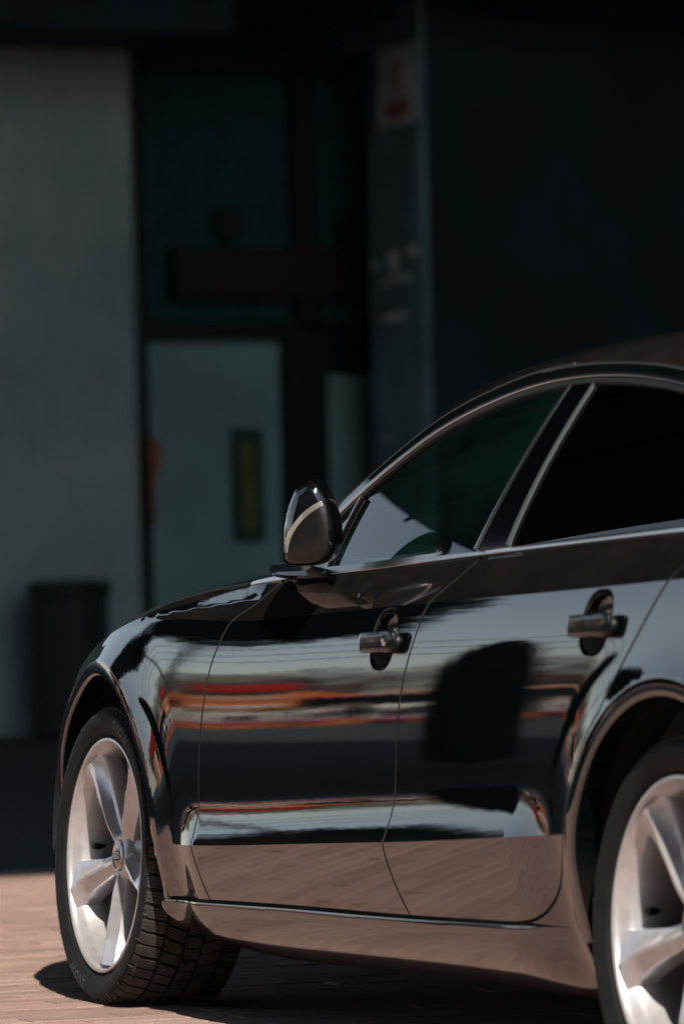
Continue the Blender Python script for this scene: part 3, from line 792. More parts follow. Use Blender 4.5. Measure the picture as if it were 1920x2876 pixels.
# ---------------------------------------------------------------- wheels
RR, TR = .2535, .328
def ring_lathe(prof, n=96): return MB().lathe(prof, n, axis='y')
def make_wheel(loc, camber, toe, side):
    """wheel local frame: axis y, outer face towards +y at y = 0"""
    w_ = empty('wheel', loc, car); w_.rotation_euler = (R_(camber)*side, 0, R_(toe)+(math.pi if side < 0 else 0)*0)
    if side < 0: w_.scale = (1, 1, 1); w_.rotation_euler = (0, 0, math.pi)
    return w_
rim_prof = [(RR, -.010), (RR+.002, -.002), (RR, .0008), (RR-.004, .0012), (RR-.0065, -.001), (RR-.0085, -.006), (RR-.011, -.013), (RR-.020, -.022), (RR-.024, -.034), (RR-.026, -.12), (RR-.03, -.22), (RR-.004, -.225)]
o_rim = ring_lathe(rim_prof, 128)
# spokes
def spoke(mb, phi):
    NS = 22; V = []; Fc = []
    c0 = math.radians(phi)
    for i in range(NS):
        q = i/(NS-1); r = .036+(.236-.036)*q
        sweep = math.radians(9)*(q-.0)*(1-q)*1.6+math.radians(5)*q**2
        wl = np.interp(r, [.036, .07, .12, .17, .205, .236], [.026, .024, .029, .038, .048, .062])
        wr = np.interp(r, [.036, .07, .12, .17, .205, .236], [.026, .023, .026, .034, .042, .050])
        dep = np.interp(r, [.036, .07, .12, .18, .22, .236], [-.040, -.037, -.032, -.023, -.013, -.006])
        rid = np.interp(r, [.036, .08, .16, .236], [.006, .013, .014, .004])   # ridge height over the flanks
        rx = np.interp(r, [.036, .12, .236], [.0, -.004, -.010])
        sec = [(-wl*.96, dep-.050), (-wl, dep-.014), (-wl*.93, dep-.006), (-wl*.40+rx, dep+rid*.25), (rx-.004, dep+rid*.95), (rx+.002, dep+rid), (rx+.010, dep+rid*.35), (wr*.62, dep-.007), (wr*.94, dep-.010), (wr, dep-.017), (wr*.96, dep-.050)]
        ca, sa = math.cos(c0+sweep), math.sin(c0+sweep)
        for u, d in sec: V.append((r*ca-u*sa, d, r*sa+u*ca))
    k = 11
    for i in range(NS-1):
        for j in range(k-1): Fc.append((i*k+j, (i+1)*k+j, (i+1)*k+j+1, i*k+j+1))
    Fc.append(tuple(range(k))); Fc.append(tuple((NS-1)*k+j for j in range(k))[::-1])
    mb.add(V, Fc)
hub = MB(); hub.lathe([(.0001, -.045), (.030, -.045), (.034, -.037), (.040, -.034), (.052, -.040), (.062, -.055), (.070, -.09), (.0001, -.09)], 64, axis='y')
cap = MB(); cap.lathe([(.0001, -.029), (.020, -.0292), (.027, -.031), (.0295, -.036)], 48, axis='y')
capr = MB(); capr.lathe([(.0265, -.032), (.0285, -.029), (.031, -.030), (.032, -.037)], 48, axis='y')
rings4 = []
for i in range(4):
    cx = (-1.5+i)*.0098; pts = [(cx+.0066*math.cos(a), -.0275, .0066*math.sin(a)) for a in np.linspace(0, 2*math.pi, 25)]
    rings4.append(MB().tube(pts, .0012, 6, cap=False))
bolts = []
for i in range(5):
    a = R_(36+18+72*i+0); cx, cz = .052*math.cos(a), .052*math.sin(a)
    bolts.append(MB().lathe([(.0001, -.040), (.0075, -.040), (.009, -.046), (.009, -.06)], 6, axis='y', T=lambda x, y, z: (x+cx, y, z+cz)))
valve = MB()
va = R_(3)
vr = [(.0, .004), (.012, .004), (.013, .0065), (.030, .0065), (.034, .005), (.0345, .0001)]
vd = Vector((-math.cos(va)*.55, .83, -math.sin(va)*.3)).normalized()
vp = Vector((.222*math.cos(va), -.075, .222*math.sin(va)))
valve.tube([vp+vd*a*1.1 for a, b in vr], [b*1.15 for a, b in vr], 12)
disc = MB(); disc.lathe([(.0001, -.115), (.075, -.115), (.08, -.125), (.165, -.125), (.166, -.15), (.08, -.155), (.0001, -.155)], 64, axis='y')
cal = MB(); 
V = []; 
for i in range(9):
    a = R_(150+8*i)
    for r, d in ((.12, -.095), (.175, -.095), (.18, -.17), (.12, -.17)): V.append((r*math.cos(a), d, r*math.sin(a)))
Fc = [(i*4+j, i*4+(j+1) % 4, (i+1)*4+(j+1) % 4, (i+1)*4+j) for i in range(8) for j in range(4)]+[(0, 1, 2, 3), (35, 34, 33, 32)]
cal.add(V, Fc)
# tyre carcass
tw = .245
tp = [(RR-.006, -.012), (RR+.002, -.0095), (RR+.006, -.004), (RR+.012, .004), (RR+.016, .0065), (RR+.019, .0062), (RR+.022, .0078), (RR+.036, .0125), (RR+.050, .0115), (RR+.0555, .0095), (TR-.016, .002), (TR-.010, -.012), (TR-.0085, -.03), (TR-.0075, -.12), (TR-.0085, -.21), (TR-.012, -.228), (TR-.03, -.238), (RR+.02, -.24), (RR-.006, -.22)]
tyre = MB().lathe(tp, 128, axis='y')
# tread blocks
tread = MB()
def block(mb, a0, a1, y0, y1, h0, h1, skew=0., edge=0.):
    V = []
    for (a, y, s) in ((a0, y0, 0), (a1, y0, 0), (a1, y1, 1), (a0, y1, 1)):
        for h in (h0, h1):
            aa = a+skew*s; rr = h-(edge if (y > -.03 or y < -.20) and ((y == max(y0, y1)) if y0+y1 > -.2 else (y == min(y0, y1))) else 0)
            V.append((rr*math.cos(aa), y, rr*math.sin(aa)))
    mb.add(V, [(0, 2, 4, 6), (1, 7, 5, 3), (0, 1, 3, 2), (2, 3, 5, 4), (4, 5, 7, 6), (6, 7, 1, 0)])
NB = 62
for i in range(NB):
    a = 2*math.pi*i/NB; da = 2*math.pi/NB; jit = (rng.random()-.5)*da*.1
    for row, (y0, y1, sk, nsp, ph) in enumerate([(-.004, -.044, .012, 4, 0), (-.052, -.092, .045, 4, .3), (-.100, -.132, .0, 4, .1), (-.140, -.180, -.045, 4, .6), (-.188, -.226, -.012, 3, .5)]):
        w_ = da*.80; aa = a+ph*da+jit
        for s in range(nsp):
            b0 = aa+w_*s/nsp; b1 = b0+w_/nsp*.86
            block(tread, b0, b1, y0, y1, TR-.012, TR-(.0 if row in (1, 2, 3) else .0015), sk, .006 if row in (0, 4) else 0)
# shoulder lugs running down the sidewall
for i in range(NB):
    a = 2*math.pi*(i)/NB; da = 2*math.pi/NB
    for s in range(3):
        b0 = a+da*.80*s/3; b1 = b0+da*.80/3*.8
        V = []
        for b in (b0, b1):
            for r, y in ((TR-.009, -.006), (TR-.016, .0045), (TR-.026, .0098 if s != 1 else .008), (TR-.027, .004), (TR-.012, -.010)):
                V.append((r*math.cos(b), y, r*math.sin(b)))
        tread.add(V, [(0, 1, 2, 3, 4), (9, 8, 7, 6, 5)]+[(j, 5+j, 5+(j+1) % 5, (j+1) % 5) for j in range(5)])
# sidewall lettering
def letters(txt, size, r0, a_mid, flip=False, inv=False):
    cu = bpy.data.curves.new('lettering', 'FONT'); cu.body = txt; cu.size = size; cu.align_x = 'CENTER'; cu.resolution_u = 2; cu.space_character = 1.15; cu.offset = .0006
    ob = bpy.data.objects.new('lettering', cu); COL.objects.link(ob)
    dg = bpy.context.evaluated_depsgraph_get(); me = bpy.data.meshes.new_from_object(ob.evaluated_get(dg))
    V = [v.co.copy() for v in me.vertices]; Fc = [tuple(p.vertices) for p in me.polygons]
    bpy.data.objects.remove(ob); bpy.data.curves.remove(cu)
    out_ = []
    for v in V:
        a = a_mid+v.x/r0*(1 if not flip else -1) ; r = r0+v.y*(1 if not flip else -1)
        # profile y at radius r
        yy = np.interp(r, [RR+.012, RR+.022, RR+.036, RR+.050, RR+.0555, TR-.016], [.004, .0078, .0125, .0115, .0095, .002])+.0009
        out_.append((r*math.cos(a), yy, r*math.sin(a)))
    bpy.data.meshes.remove(me)
    return out_, Fc
lts = []
for txt, sz, r0, am, fl_ in (('SNOW', .030, RR+.028, 113, False), ('SNOW', .030, RR+.028, 293, False)):
    lts.append(MB().add(*letters(txt, sz, r0, R_(am), fl_)))
mk = MB()
for i in range(26):
    a = R_(i*360/26+5); r = RR+.056; b = .006+.006*(i % 3 == 0)
    for rr, ww, hh in ((r-.003, b/r/2, .0012), ):
        V = [((rr+dr)*math.cos(a+da), np.interp(rr+dr, [RR+.05, RR+.0555, TR-.016], [.0115, .0095, .002])+dd, (rr+dr)*math.sin(a+da)) for dd in (-.001, .0018) for dr, da in ((0, -ww*.3), (.009, -ww*.3), (.009, ww*.3), (0, ww*.3))]
        mk.add(V, [(3, 2, 1, 0), (4, 5, 6, 7), (0, 1, 5, 4), (1, 2, 6, 5), (2, 3, 7, 6), (3, 0, 4, 7)])
sps = []
for i in range(5):
    q_ = MB(); spoke(q_, 54+72*i-4); sps.append(q_)
WH = {}
def wheel_at(name, loc, camber, toe, side, spin):
    w_ = empty(name, loc, car)
    w_.rotation_mode = 'XYZ'; w_.rotation_euler = (R_(camber), 0, R_(toe)) if side > 0 else (0, 0, math.pi)
    def child(nm, mb, mat, parent, sm=True, ang=35, key=0):
        if (nm, key) not in WH:
            me = bpy.data.meshes.new(nm); me.from_pydata([tuple(map(float, v)) for v in mb.V], [], mb.F); me.update()
            me.polygons.foreach_set('use_smooth', [sm]*len(me.polygons)); 
            if sm: me.set_sharp_from_angle(angle=R_(ang))
            me.materials.append(mat); WH[nm, key] = me
        o = link(nm, WH[nm, key], parent)
        return o
    child('tyre', tyre, M['tyre'], w_, True, 50); td = child('tread', tread, M['tread'], w_, False); td['kind'] = 'stuff'
    [child('sidewall_lettering', q_, M['letter'], w_, False, 35, i_) for i_, q_ in enumerate(lts)]; child('sidewall_mark', mk, M['letter'], w_, False)['kind'] = 'stuff'
    child('rim', o_rim, M['alloy'], w_, True, 30)
    for i_, q_ in enumerate(sps): child('spoke', q_, M['alloy'], w_, True, 24, i_)
    child('hub', hub, M['alloy'], w_, True, 30)
    child('centre_cap', cap, M['gloss_black'], w_, True); child('cap_ring', capr, M['chrome'], w_, True); [child('emblem_ring', q_, M['chrome'], w_, True, 35, i_) for i_, q_ in enumerate(rings4)]
    [child('wheel_bolt', q_, M['disc'], w_, True, 35, i_) for i_, q_ in enumerate(bolts)]; child('valve', valve, M['rubber'], w_, True); child('brake_disc', disc, M['disc'], w_, True); child('brake_caliper', cal, M['inner'], w_, True)
    return w_
wheel_at('front_wheel', (0, .905, .322), 3.6, -1.6, 1, 0)
wheel_at('rear_wheel', (-2.81, .905, .322), 3.2, 0, 1, 0)
wheel_at('front_wheel', (0, -.905, .322), 0, 0, -1, 0)
wheel_at('rear_wheel', (-2.81, -.905, .322), 0, 0, -1, 0)

# ---------------------------------------------------------------- ground
def ground_sheet(name, x0, x1, y0, y1, z, mat):
    o = MB().add([(x0, y0, z), (x1, y0, z), (x1, y1, z), (x0, y1, z)], [(0, 1, 2, 3)]).build(name, mat); return tag(o, kind='structure')
t = NT('asphalt_surface')
t.set(color=t.ramp(t.noise(.8, 6, .6), [(.3, (.012, .026, .032)), (.7, (.024, .040, .046))]), rough=.9); t.bump(t.noise(120, 3), .6, .004); M['asphalt'] = t.m
ground_sheet('ground', -600, 900, -700, 700, -.035, M['asphalt'])
t = NT('joint_sand'); t.set(color=(.235, .165, .14), rough=.95); t.bump(t.noise(200, 2), .6, .002); M['sand'] = t.m
tag(MB().add([(-40, -9, -.0055), (4.92, -9, -.0055), (4.92, 4.2, -.0055), (-40, 4.2, -.0055)], [(0, 1, 2, 3)]).build('paving_bed', M['sand']), kind='structure')
t = NT('brick_paver')
oi = t.node('ShaderNodeObjectInfo').outputs['Random']
at = t.node('ShaderNodeAttribute', attribute_name='tone').outputs['Fac']
geo = t.node('ShaderNodeNewGeometry').outputs['Position']
v = t.math('ADD', t.math('MULTIPLY', t.math('ADD', oi, at), .6), t.math('MULTIPLY', t.noise(2.2, 4, .6, vec=geo), .55))
colr = t.ramp(v, [(.15, (.27, .185, .160)), (.5, (.33, .228, .198)), (.95, (.41, .29, .25))])
sp_ = t.ramp(t.noise(260, 3, .7, vec=geo), [(.35, .55), (.62, 1.)])
st = t.ramp(t.noise(.9, 5, .7, vec=geo), [(.35, .84), (.6, 1.)])
mxx = t.node('ShaderNodeMix', data_type='RGBA', blend_type='MULTIPLY'); mxx.inputs[0].default_value = 1.
t.l.new(colr, mxx.inputs[6]); t.l.new(t.mix(1., sp_, t.mix(.0, (1, 1, 1), (1, 1, 1))) if False else sp_, mxx.inputs[7])
mx2 = t.node('ShaderNodeMix', data_type='RGBA', blend_type='MULTIPLY'); mx2.inputs[0].default_value = 1.
t.l.new(mxx.outputs[2], mx2.inputs[6]); t.l.new(st, mx2.inputs[7])
t.set(color=mx2.outputs[2], rough=.85); t.bump(t.noise(140, 4, .65, vec=geo), .8, .0025); M['paver'] = t.m
paving = empty('paving', (0, 0, 0)); tag(paving, kind='structure')
BL, BW, JT = .20, .10, .005
def brick_mesh(k):
    e = .003; V = []
    hx, hy = (BW-JT)/2, (BL-.0008)/2
    j = lambda a: (rng.random()-.5)*a
    for z, o in ((-.02, 0), (-.0025, 0), (0, e)):
        for sx, sy in ((-1, -1), (1, -1), (1, 1), (-1, 1)): V.append((sx*(hx-o)+j(.0016), sy*(hy-o*.35), z+(j(.0012) if z > -.02 else 0)))
    Fc = [(8, 9, 10, 11)]
    for a in (0, 4):
        for i in range(4): Fc.append((a+i, a+(i+1) % 4, a+4+(i+1) % 4, a+4+i))
    return V, Fc
bm_ = []
for k in range(6):
    V, Fc = brick_mesh(k); me = bpy.data.meshes.new('brick'); me.from_pydata(V, [], Fc); me.update(); me.materials.append(M['paver']); bm_.append((me, V, Fc))
SV = []; SF = []; ST = []
near_poly = [(-.75, .80), (-.30, 1.30), (.85, .95), (1.35, .72), (5.1, -.50), (5.0, -.85), (1.1, .48), (-.2, .83)]
cells = []
for ix in range(-90, 50):
    x = ix*BW
    for iy in range(-46, 22):
        y = iy*BL+(BL/2 if ix % 2 else 0)
        if y > 4.1 or y < -8.8: continue
        if y < -3.2 and x > 9.5: continue
        cells.append((x, y))
ce = np.array(cells); inn = inpoly(ce[:, 0], ce[:, 1], near_poly)
dcam = np.hypot(ce[:, 0]-CP[0], ce[:, 1]-CP[1]); cand = np.where(inn)[0]; cand = cand[np.argsort(dcam[cand])][:290]; sel = set(cand.tolist())
for i, (x, y) in enumerate(cells):
    me, V, Fc = bm_[int(rng.integers(6))]; dz = (rng.random()-.5)*.0026; tx, ty = (rng.random()-.5)*.022, (rng.random()-.5)*.012
    if i in sel:
        o = link('brick', me, paving); o.location = (x, y, dz); o.rotation_euler = (ty, tx, 0)
    else:
        n0 = len(SV); SV += [(x+a, y+b, c+dz-a*tx+b*ty) for a, b, c in V]
        Fq = Fc if abs(x) < 9 else Fc
        SF += [tuple(j+n0 for j in f) for f in Fq]; ST += [rng.random()]*len(V)
so = mesh('brick_field', SV, SF, M['paver'], paving); so['kind'] = 'stuff'
at_ = so.data.attributes.new('tone', 'FLOAT', 'POINT'); at_.data.foreach_set('value', np.array(ST, dtype=np.float32))
# kerb along the near edge of the paving
kb = empty('kerb'); tag(kb, kind='structure'); M['kerb'] = simple('kerb_concrete', (.20, .19, .18), .85, bump=.001)
for i in range(40): MB().box(-35+i, -34.01+i, 4.2, 4.32, -.03, .004).build('kerb_stone', M['kerb'], kb)

# ---------------------------------------------------------------- building under the canopy
A0 = np.array([17.954, -5.506]); wv = np.array([.144, -.99]); wv /= np.linalg.norm(wv); nv = np.array([-wv[1], wv[0]])
def BT(s, n, z):
    p = A0+wv*s+nv*n; return (p[0], p[1], z)
def bb(mb, s0, s1, n0, n1, z0, z1): return mb.box(s0, s1, n0, n1, z0, z1, T=BT)
t = NT('stained_concrete')
n1 = t.noise(1.1, 6, .65); n2 = t.noise(6, 5, .6, stretch=(1, 1, .35))
t.set(color=t.mix(t.ramp(n2, [(.35, 0.), (.7, 1.)]), t.ramp(n1, [(.35, (.22, .32, .33)), (.65, (.48, .54, .52))]), (.38, .46, .46)), rough=.9)
t.bump(n2, .5, .01); M['concrete'] = t.m
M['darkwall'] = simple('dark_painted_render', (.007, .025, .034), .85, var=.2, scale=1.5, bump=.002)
M['pier'] = simple('lit_side_pier', (.16, .24, .265), .8, var=.22, scale=2.5, bump=.002)  # paler than the dark wall: light from the left put into the colour
M['frame'] = simple('dark_window_frame', (.002, .005, .007), .6)
M['bin'] = simple('dark_bin_plastic', (.004, .009, .012), .6)
cw = empty('concrete_wall'); tag(cw, 'stained grey concrete wall left of the shop entrance behind the car', 'wall')
mb = MB(); bb(mb, -6.5, .46, .012, .9, -.03, 4.1); mb.build('wall', M['concrete'], cw)
for i in range(6):
    for j, (z0, z1) in enumerate(((-.03, 1.30), (1.312, 2.68), (2.692, 4.098))):
        mb = MB(); s1 = .46-i*1.17; bb(mb, s1-1.158, s1, -.001*((i+j) % 3), .011, z0, z1); mb.build('concrete_panel', M['concrete'], cw)
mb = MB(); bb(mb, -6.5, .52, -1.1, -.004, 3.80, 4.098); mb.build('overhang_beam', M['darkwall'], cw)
# shop front
sf = empty('shop_front'); tag(sf, 'dark framed glass shop entrance between the concrete wall and the grey pier', 'shop front')
N0 = .62
def fr(name, s0, s1, z0, z1, d=.06):
    mb = MB(); bb(mb, s0, s1, N0-d, N0+.05, z0, z1); return mb.build(name, M['frame'], sf)
fr('door_post', .80, .86, -.03, 4.1); fr('mullion', 1.86, 2.02, 2.24, 4.1); fr('transom', .86, 2.46, 2.19, 2.32); fr('mullion', 1.77, 2.055, -.03, 2.19); fr('head_rail', .86, 2.46, 3.74, 3.86)
fr('door_head', 2.055, 2.46, 2.0, 2.19); fr('threshold', .86, 2.46, -.03, .10); fr('door_post', 2.41, 2.47, -.03, 4.1)
t = NT('dim_blind'); sz = t.node('ShaderNodeSeparateXYZ'); t.l.new(t.node('ShaderNodeNewGeometry').outputs['Position'], sz.inputs[0])
t.set(color=t.ramp(t.noise(1.3, 3), [(.3, (.075, .13, .125)), (.7, (.14, .20, .185))]), rough=.8); M['blind'] = t.m
M['back_low'] = simple('pale_pane_backing', (.68, .69, .66), .75, var=.12, scale=1.2)
M['room'] = simple('dark_room', (.045, .095, .11), .9)
def pane(s0, s1, z0, z1, back, nm='pane'):
    mb = MB(); bb(mb, s0, s1, N0-.012, N0, z0, z1); o = mb.build(nm, M['glass_shop'], sf)
    mb = MB(); bb(mb, s0, s1, N0+.02, N0+.03, z0, z1); mb.build('pane_backing', back, sf); return o
pane(.86, 1.77, .10, 2.19, M['back_low']); pane(2.055, 2.41, .10, 2.0, M['back_low'])
pane(.86, 1.86, 2.32, 3.74, M['room']); pane(2.02, 2.41, 2.32, 3.74, M['room'])
mb = MB(); bb(mb, .70, 2.6, 1.3, 1.4, -.03, 4.1); mb.build('back_wall', M['room'], sf)
# things on the glass
def card(name, pts, n, mat, label, cat, th=.006):
    V = [BT(s, n, z) for s, z in pts]+[BT(s, n-th, z) for s, z in pts]; k = len(pts)
    Fc = [tuple(range(k)), tuple(k+i for i in range(k))[::-1]]+[(i, i+k, (i+1) % k+k, (i+1) % k) for i in range(k)]
    return tag(mesh(name, V, Fc, mat), label, cat)
NF = N0-.02
M['red_board'] = simple('dark_red_board', (.012, .003, .004), .6)
M['navy_board'] = simple('dark_blue_board', (.003, .006, .010), .6)
M['orange'] = simple('faded_orange_print', (.38, .12, .05), .6); M['olive'] = simple('olive_print', (.12, .14, .04), .6); M['dgreen'] = simple('dark_green_print', (.015, .06, .045), .6)
sg = empty('fascia_sign'); tag(sg, 'long dark red sign board hung across the upper shop glass', 'sign')
mb = MB(); bb(mb, 1.22, 2.40, NF-.12, NF-.06, 2.43, 2.73); mb.build('sign_panel', M['red_board'], sg)
mb = MB(); bb(mb, 1.0, 1.22, NF-.125, NF-.06, 2.43, 2.73); mb.build('end_panel', M['navy_board'], sg)
ar = [(.70, 1.12), (.90, 1.12), (.905, 1.35), (.93, 1.45)]+[(.84+.115*math.cos(a), 1.53+.13*math.sin(a)) for a in np.linspace(0, math.pi, 9)]+[(.70, 1.53)]
card('poster', ar, NF, M['orange'], 'faded orange round-topped poster low on the glass beside the concrete wall', 'poster')
gp = empty('notice_strip'); tag(gp, 'tall narrow green and yellow strip notice on the lower glass pane', 'notice')
mb = MB(); bb(mb, 1.42, 1.63, NF-.006, NF, 1.02, 1.68); mb.build('border', M['dgreen'], gp)
mb = MB(); bb(mb, 1.475, 1.575, NF-.010, NF-.0065, 1.08, 1.60); mb.build('print', M['olive'], gp)
for s_, z_ in ((1.41, 2.87), (2.23, 2.86)):
    mb = MB(); mb.lathe([(.0001, 0), (.085, 0), (.085, -.05), (.0001, -.05)], 20, T=lambda a, b, c: BT(s_+a, NF+c, z_+b*1.25))
    tag(mb.build('wall_lamp', M['frame'], None, True, 40), 'round unlit dark lamp on the upper glass, '+('left of the mullion' if s_ < 2 else 'right of the mullion'), 'lamp', 'unlit lamps on the shop glass')
# grey pier and dark wall block
pr = empty('entrance_pier'); tag(pr, 'pier, its lit side put into the grey tone, with peeling white marks right of the shop entrance', 'pier')
mb = MB(); bb(mb, 2.47, 2.53, .0, .9, -.03, 4.1)
V = [BT(2.36, .6, -.03), BT(2.335, .02, -.03), BT(2.42, .02, -.03), BT(2.47, .6, -.03), BT(2.47, .6, 4.1), BT(2.335, .02, 4.1), BT(2.42, .02, 4.1), BT(2.47, .6, 4.1)]
p0 = [(2.08, .1), (1.92, -.75), (1.96, -.75), (2.12, .1)]
V = [BT(s, n, z) for z in (-.03, 4.1) for s, n in p0]
mesh('pier', V, [(0, 1, 2, 3)[::-1], (4, 5, 6, 7), (0, 1, 5, 4), (1, 2, 6, 5), (2, 3, 7, 6), (3, 0, 4, 7)], M['pier'], pr)
mb = MB()
def pier_pt(q, z, o=.004):   # q 0..1 from back to front on the side face
    s = 2.08-.16*q; n = .1-.85*q; return BT(s-o, n, z)
M['chip'] = simple('flaked_white_paint', (.85, .82, .80), .8)
for q, z, a, b in ((.10, 2.60, .10, .02), (.45, 2.62, .10, .05), (.5, 2.54, .07, .07), (.84, 2.65, .13, .035), (.3, 2.49, .06, .02), (.7, 2.50, .09, .025), (.42, 2.285, .22, .026), (.60, 2.29, .10, .018), (.25, 1.6, .08, .012)):
    cen = pier_pt(q, z); n0 = len(mb.V); k = 9
    V = [pier_pt(q+a*math.cos(t_)*(.7+.5*rng.random()), z+b*math.sin(t_)*(.7+.5*rng.random()), .003) for t_ in np.linspace(0, 2*math.pi, k, endpoint=False)]
    MB().add([cen]+V, [(0, 1+i, 1+(i+1) % k) for i in range(k)]).build('paint_flake', M['chip'], pr)
M['paper'] = simple('white_paper', (.92, .88, .85), .7); M['red_print'] = simple('red_orange_print', (.50, .13, .08), .7)
pn = empty('paper_notice'); tag(pn, 'white notice with an orange red panel taped high on the grey pier', 'notice')
def pcard(name, q0, q1, z0, z1, mat, o):
    V = [pier_pt(q, z, oo) for oo in (o, o+.002) for q, z in ((q0, z0), (q1, z0), (q1, z1), (q0, z1))]
    mesh(name, V, [(0, 1, 2, 3), (7, 6, 5, 4), (0, 1, 5, 4), (1, 2, 6, 5), (2, 3, 7, 6), (3, 0, 4, 7)], mat, pn)
pcard('sheet', .26, .97, 3.38, 3.83, M['paper'], .004); pcard('red_panel', .40, .82, 3.42, 3.52, M['red_print'], .008); pcard('thin_line', .50, .54, 3.60, 3.72, M['red_print'], .008); pcard('thin_line', .62, .67, 3.58, 3.76, M['red_print'], .008); pcard('thin_line', .42, .78, 3.565, 3.575, M['red_print'], .011)
dw = empty('dark_wall'); tag(dw, 'near-black rendered wall right of the grey pier behind the car roof', 'wall')
p1 = [(1.962, -.752), (3.2, -.752), (3.2, .9), (2.6, .9), (2.122, .1)]
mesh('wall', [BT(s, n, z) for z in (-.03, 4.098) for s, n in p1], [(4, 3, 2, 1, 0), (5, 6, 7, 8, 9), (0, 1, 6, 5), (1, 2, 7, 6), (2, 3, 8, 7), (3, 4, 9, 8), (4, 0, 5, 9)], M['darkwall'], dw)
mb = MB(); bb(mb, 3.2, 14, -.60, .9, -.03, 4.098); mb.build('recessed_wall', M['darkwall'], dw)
# bin
bn = empty('litter_bin', BT(-.27, -.52, 0)[:2]+(0,)); tag(bn, 'dark ribbed litter bin standing against the concrete wall', 'bin')
mb = MB()
V = []; Fc = []; n = 48
for h, rr in ((-.012, .20), (.02, .205), (.74, .215), (.75, .208)):
    for i in range(n):
        r = rr*(1 if i % 4 < 2 else .955); V.append((r*math.cos(2*math.pi*i/n), r*math.sin(2*math.pi*i/n), h))
for j in range(3):
    for i in range(n): Fc.append((j*n+i, j*n+(i+1) % n, (j+1)*n+(i+1) % n, (j+1)*n+i))
mesh('body', V, Fc, M['bin'], bn); MB().lathe([(.225, .745), (.23, .755), (.23, .81), (.22, .825), (.12, .835), (.11, .80)], 40).build('rim', M['bin'], bn, True, 40)
# canopy
cn = empty('canopy'); tag(cn, 'high dark flat canopy spanning from above the car to the building', 'canopy')
M['soffit'] = simple('dark_soffit', (.028, .030, .030), .8, var=.2, scale=1)
H1 = 14.0; CX0 = -8.5; CYL = 13.8
mb = MB(); mb.box(CX0, 44.0, -14, CYL, H1, H1+.30); mb.build('roof_slab', M['soffit'], cn)
mb = MB(); mb.box(CX0-.05, CX0, -14, CYL, H1-.05, H1+.36); mb.build('fascia', M['frame'], cn)
for i in range(8):
    mb = MB(); mb.box(CX0+.2, 43.9, -13+i*3, -12.75+i*3, H1-.25, H1-.001); mb.build('soffit_beam', M['frame'], cn)
# upper storeys over the shop, carried out over the entrance
ub_ = empty('upper_storeys'); tag(ub_, 'dark upper storeys jutting out over the shop entrance', 'building')
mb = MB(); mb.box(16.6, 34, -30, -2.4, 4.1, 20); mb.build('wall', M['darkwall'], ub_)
for i in range(5):
    mb = MB(); mb.box(16.7, 19, -14+i*2, -13.9+i*2, 4.02, 4.099); mb.build('soffit_batten', M['frame'], ub_)
for fl_ in range(4):
    for k in range(7):
        mb = MB(); mb.box(16.57, 16.599, -27+k*3.6, -25.4+k*3.6, 5.3+fl_*3.5, 7.2+fl_*3.5); mb.build('window', M['frame'], ub_)

# ---------------------------------------------------------------- across the road: what the paintwork mirrors
dirv = np.array([math.cos(R_(24)), math.sin(R_(24))]); lat = np.array([-dirv[1], dirv[0]])
O_ = np.array([-1., 1.])
def ST_(D): return lambda a, d, z: (*(O_+dirv*(D+d)+lat*a), z)
T60 = lambda a, d, z: (*(O_+dirv*(60+d)+lat*(a*.55-3.5)), z)
M['st_white'] = simple('station_white', (.70, .62, .60), .5); M['st_pink'] = simple('magenta_stripe', (.45, .03, .18), .5); M['st_red'] = simple('station_red', (.45, .012, .015), .45)
M['st_orange'] = simple('station_orange', (.62, .17, .04), .5); M['st_peach'] = simple('station_peach', (.62, .33, .22), .6); M['st_dark'] = simple('station_dark_glass', (.012, .018, .02), .2)
M['st_green'] = simple('station_green', (.03, .20, .14), .5)
st_ = empty('roadside_shop', T60(0, 0, 0)); tag(st_, 'low orange and white roadside shop with a red sign box, mirrored in the car doors', 'shop')
def sb(name, a0, a1, d0, d1, z0, z1, mat, par=None, T=T60, base=None):
    par = par or st_; b = np.array(par.location) if par.parent is None else np.array(par.parent.location)
    mb = MB(); mb.box(a0, a1, d0, d1, z0, z1, T=lambda x, y, z: tuple(np.array(T(x, y, z))-b)); return mb.build(name, mat, par)
xs_ = [-22, -19.5, -18, -15, -13.2, -10.5, -9.3, -7, -5.9, -4.4, -3.2, -1.6, -1.2, 1.2, 1.7, 3.4, 4.3, 6.4, 7.4, 9.8, 11.5, 13.6, 15, 17.6, 19, 22, 23.5, 26]
for k in range(len(xs_)-1):
    a0, a1 = xs_[k], xs_[k+1]; h_ = .16+.12*rng.random()
    sb('plinth', a0, a1, rng.random()*.3, 6, -.03, h_, M['st_orange'])
    if k % 2 == 0:
        t1 = .80+.35*rng.random(); sb('panel', a0, a1, -.02, 6, h_, t1, M['st_white']); sb('stripe', a0+.05, a1-.1, -.05, -.021, h_, h_+.09, M['st_pink'])
        sb('window', a0+.3*(a1-a0), a0+.75*(a1-a0), -.045, -.021, h_+.15, t1-.2, M['st_dark'])
    else:
        sb('doorway_sign', a0+.1, a0+.45, -.05, 0.3, .8, 1.0+.3*rng.random(), M['st_green']); sb('doorway', a0, a1, .35, 6, h_, 1.2, M['st_dark'])
    if rng.random() < .55: sb('notice_board', a0+.1, a0+.3+rng.random()*.5, -.08, .05, 1.05, 1.25+.2*rng.random(), [M['st_peach'], M['st_orange'], M['st_green']][k % 3])
sb('shop_window', -22, 26, .36, 6, 1.2, 1.78, M['st_dark'])
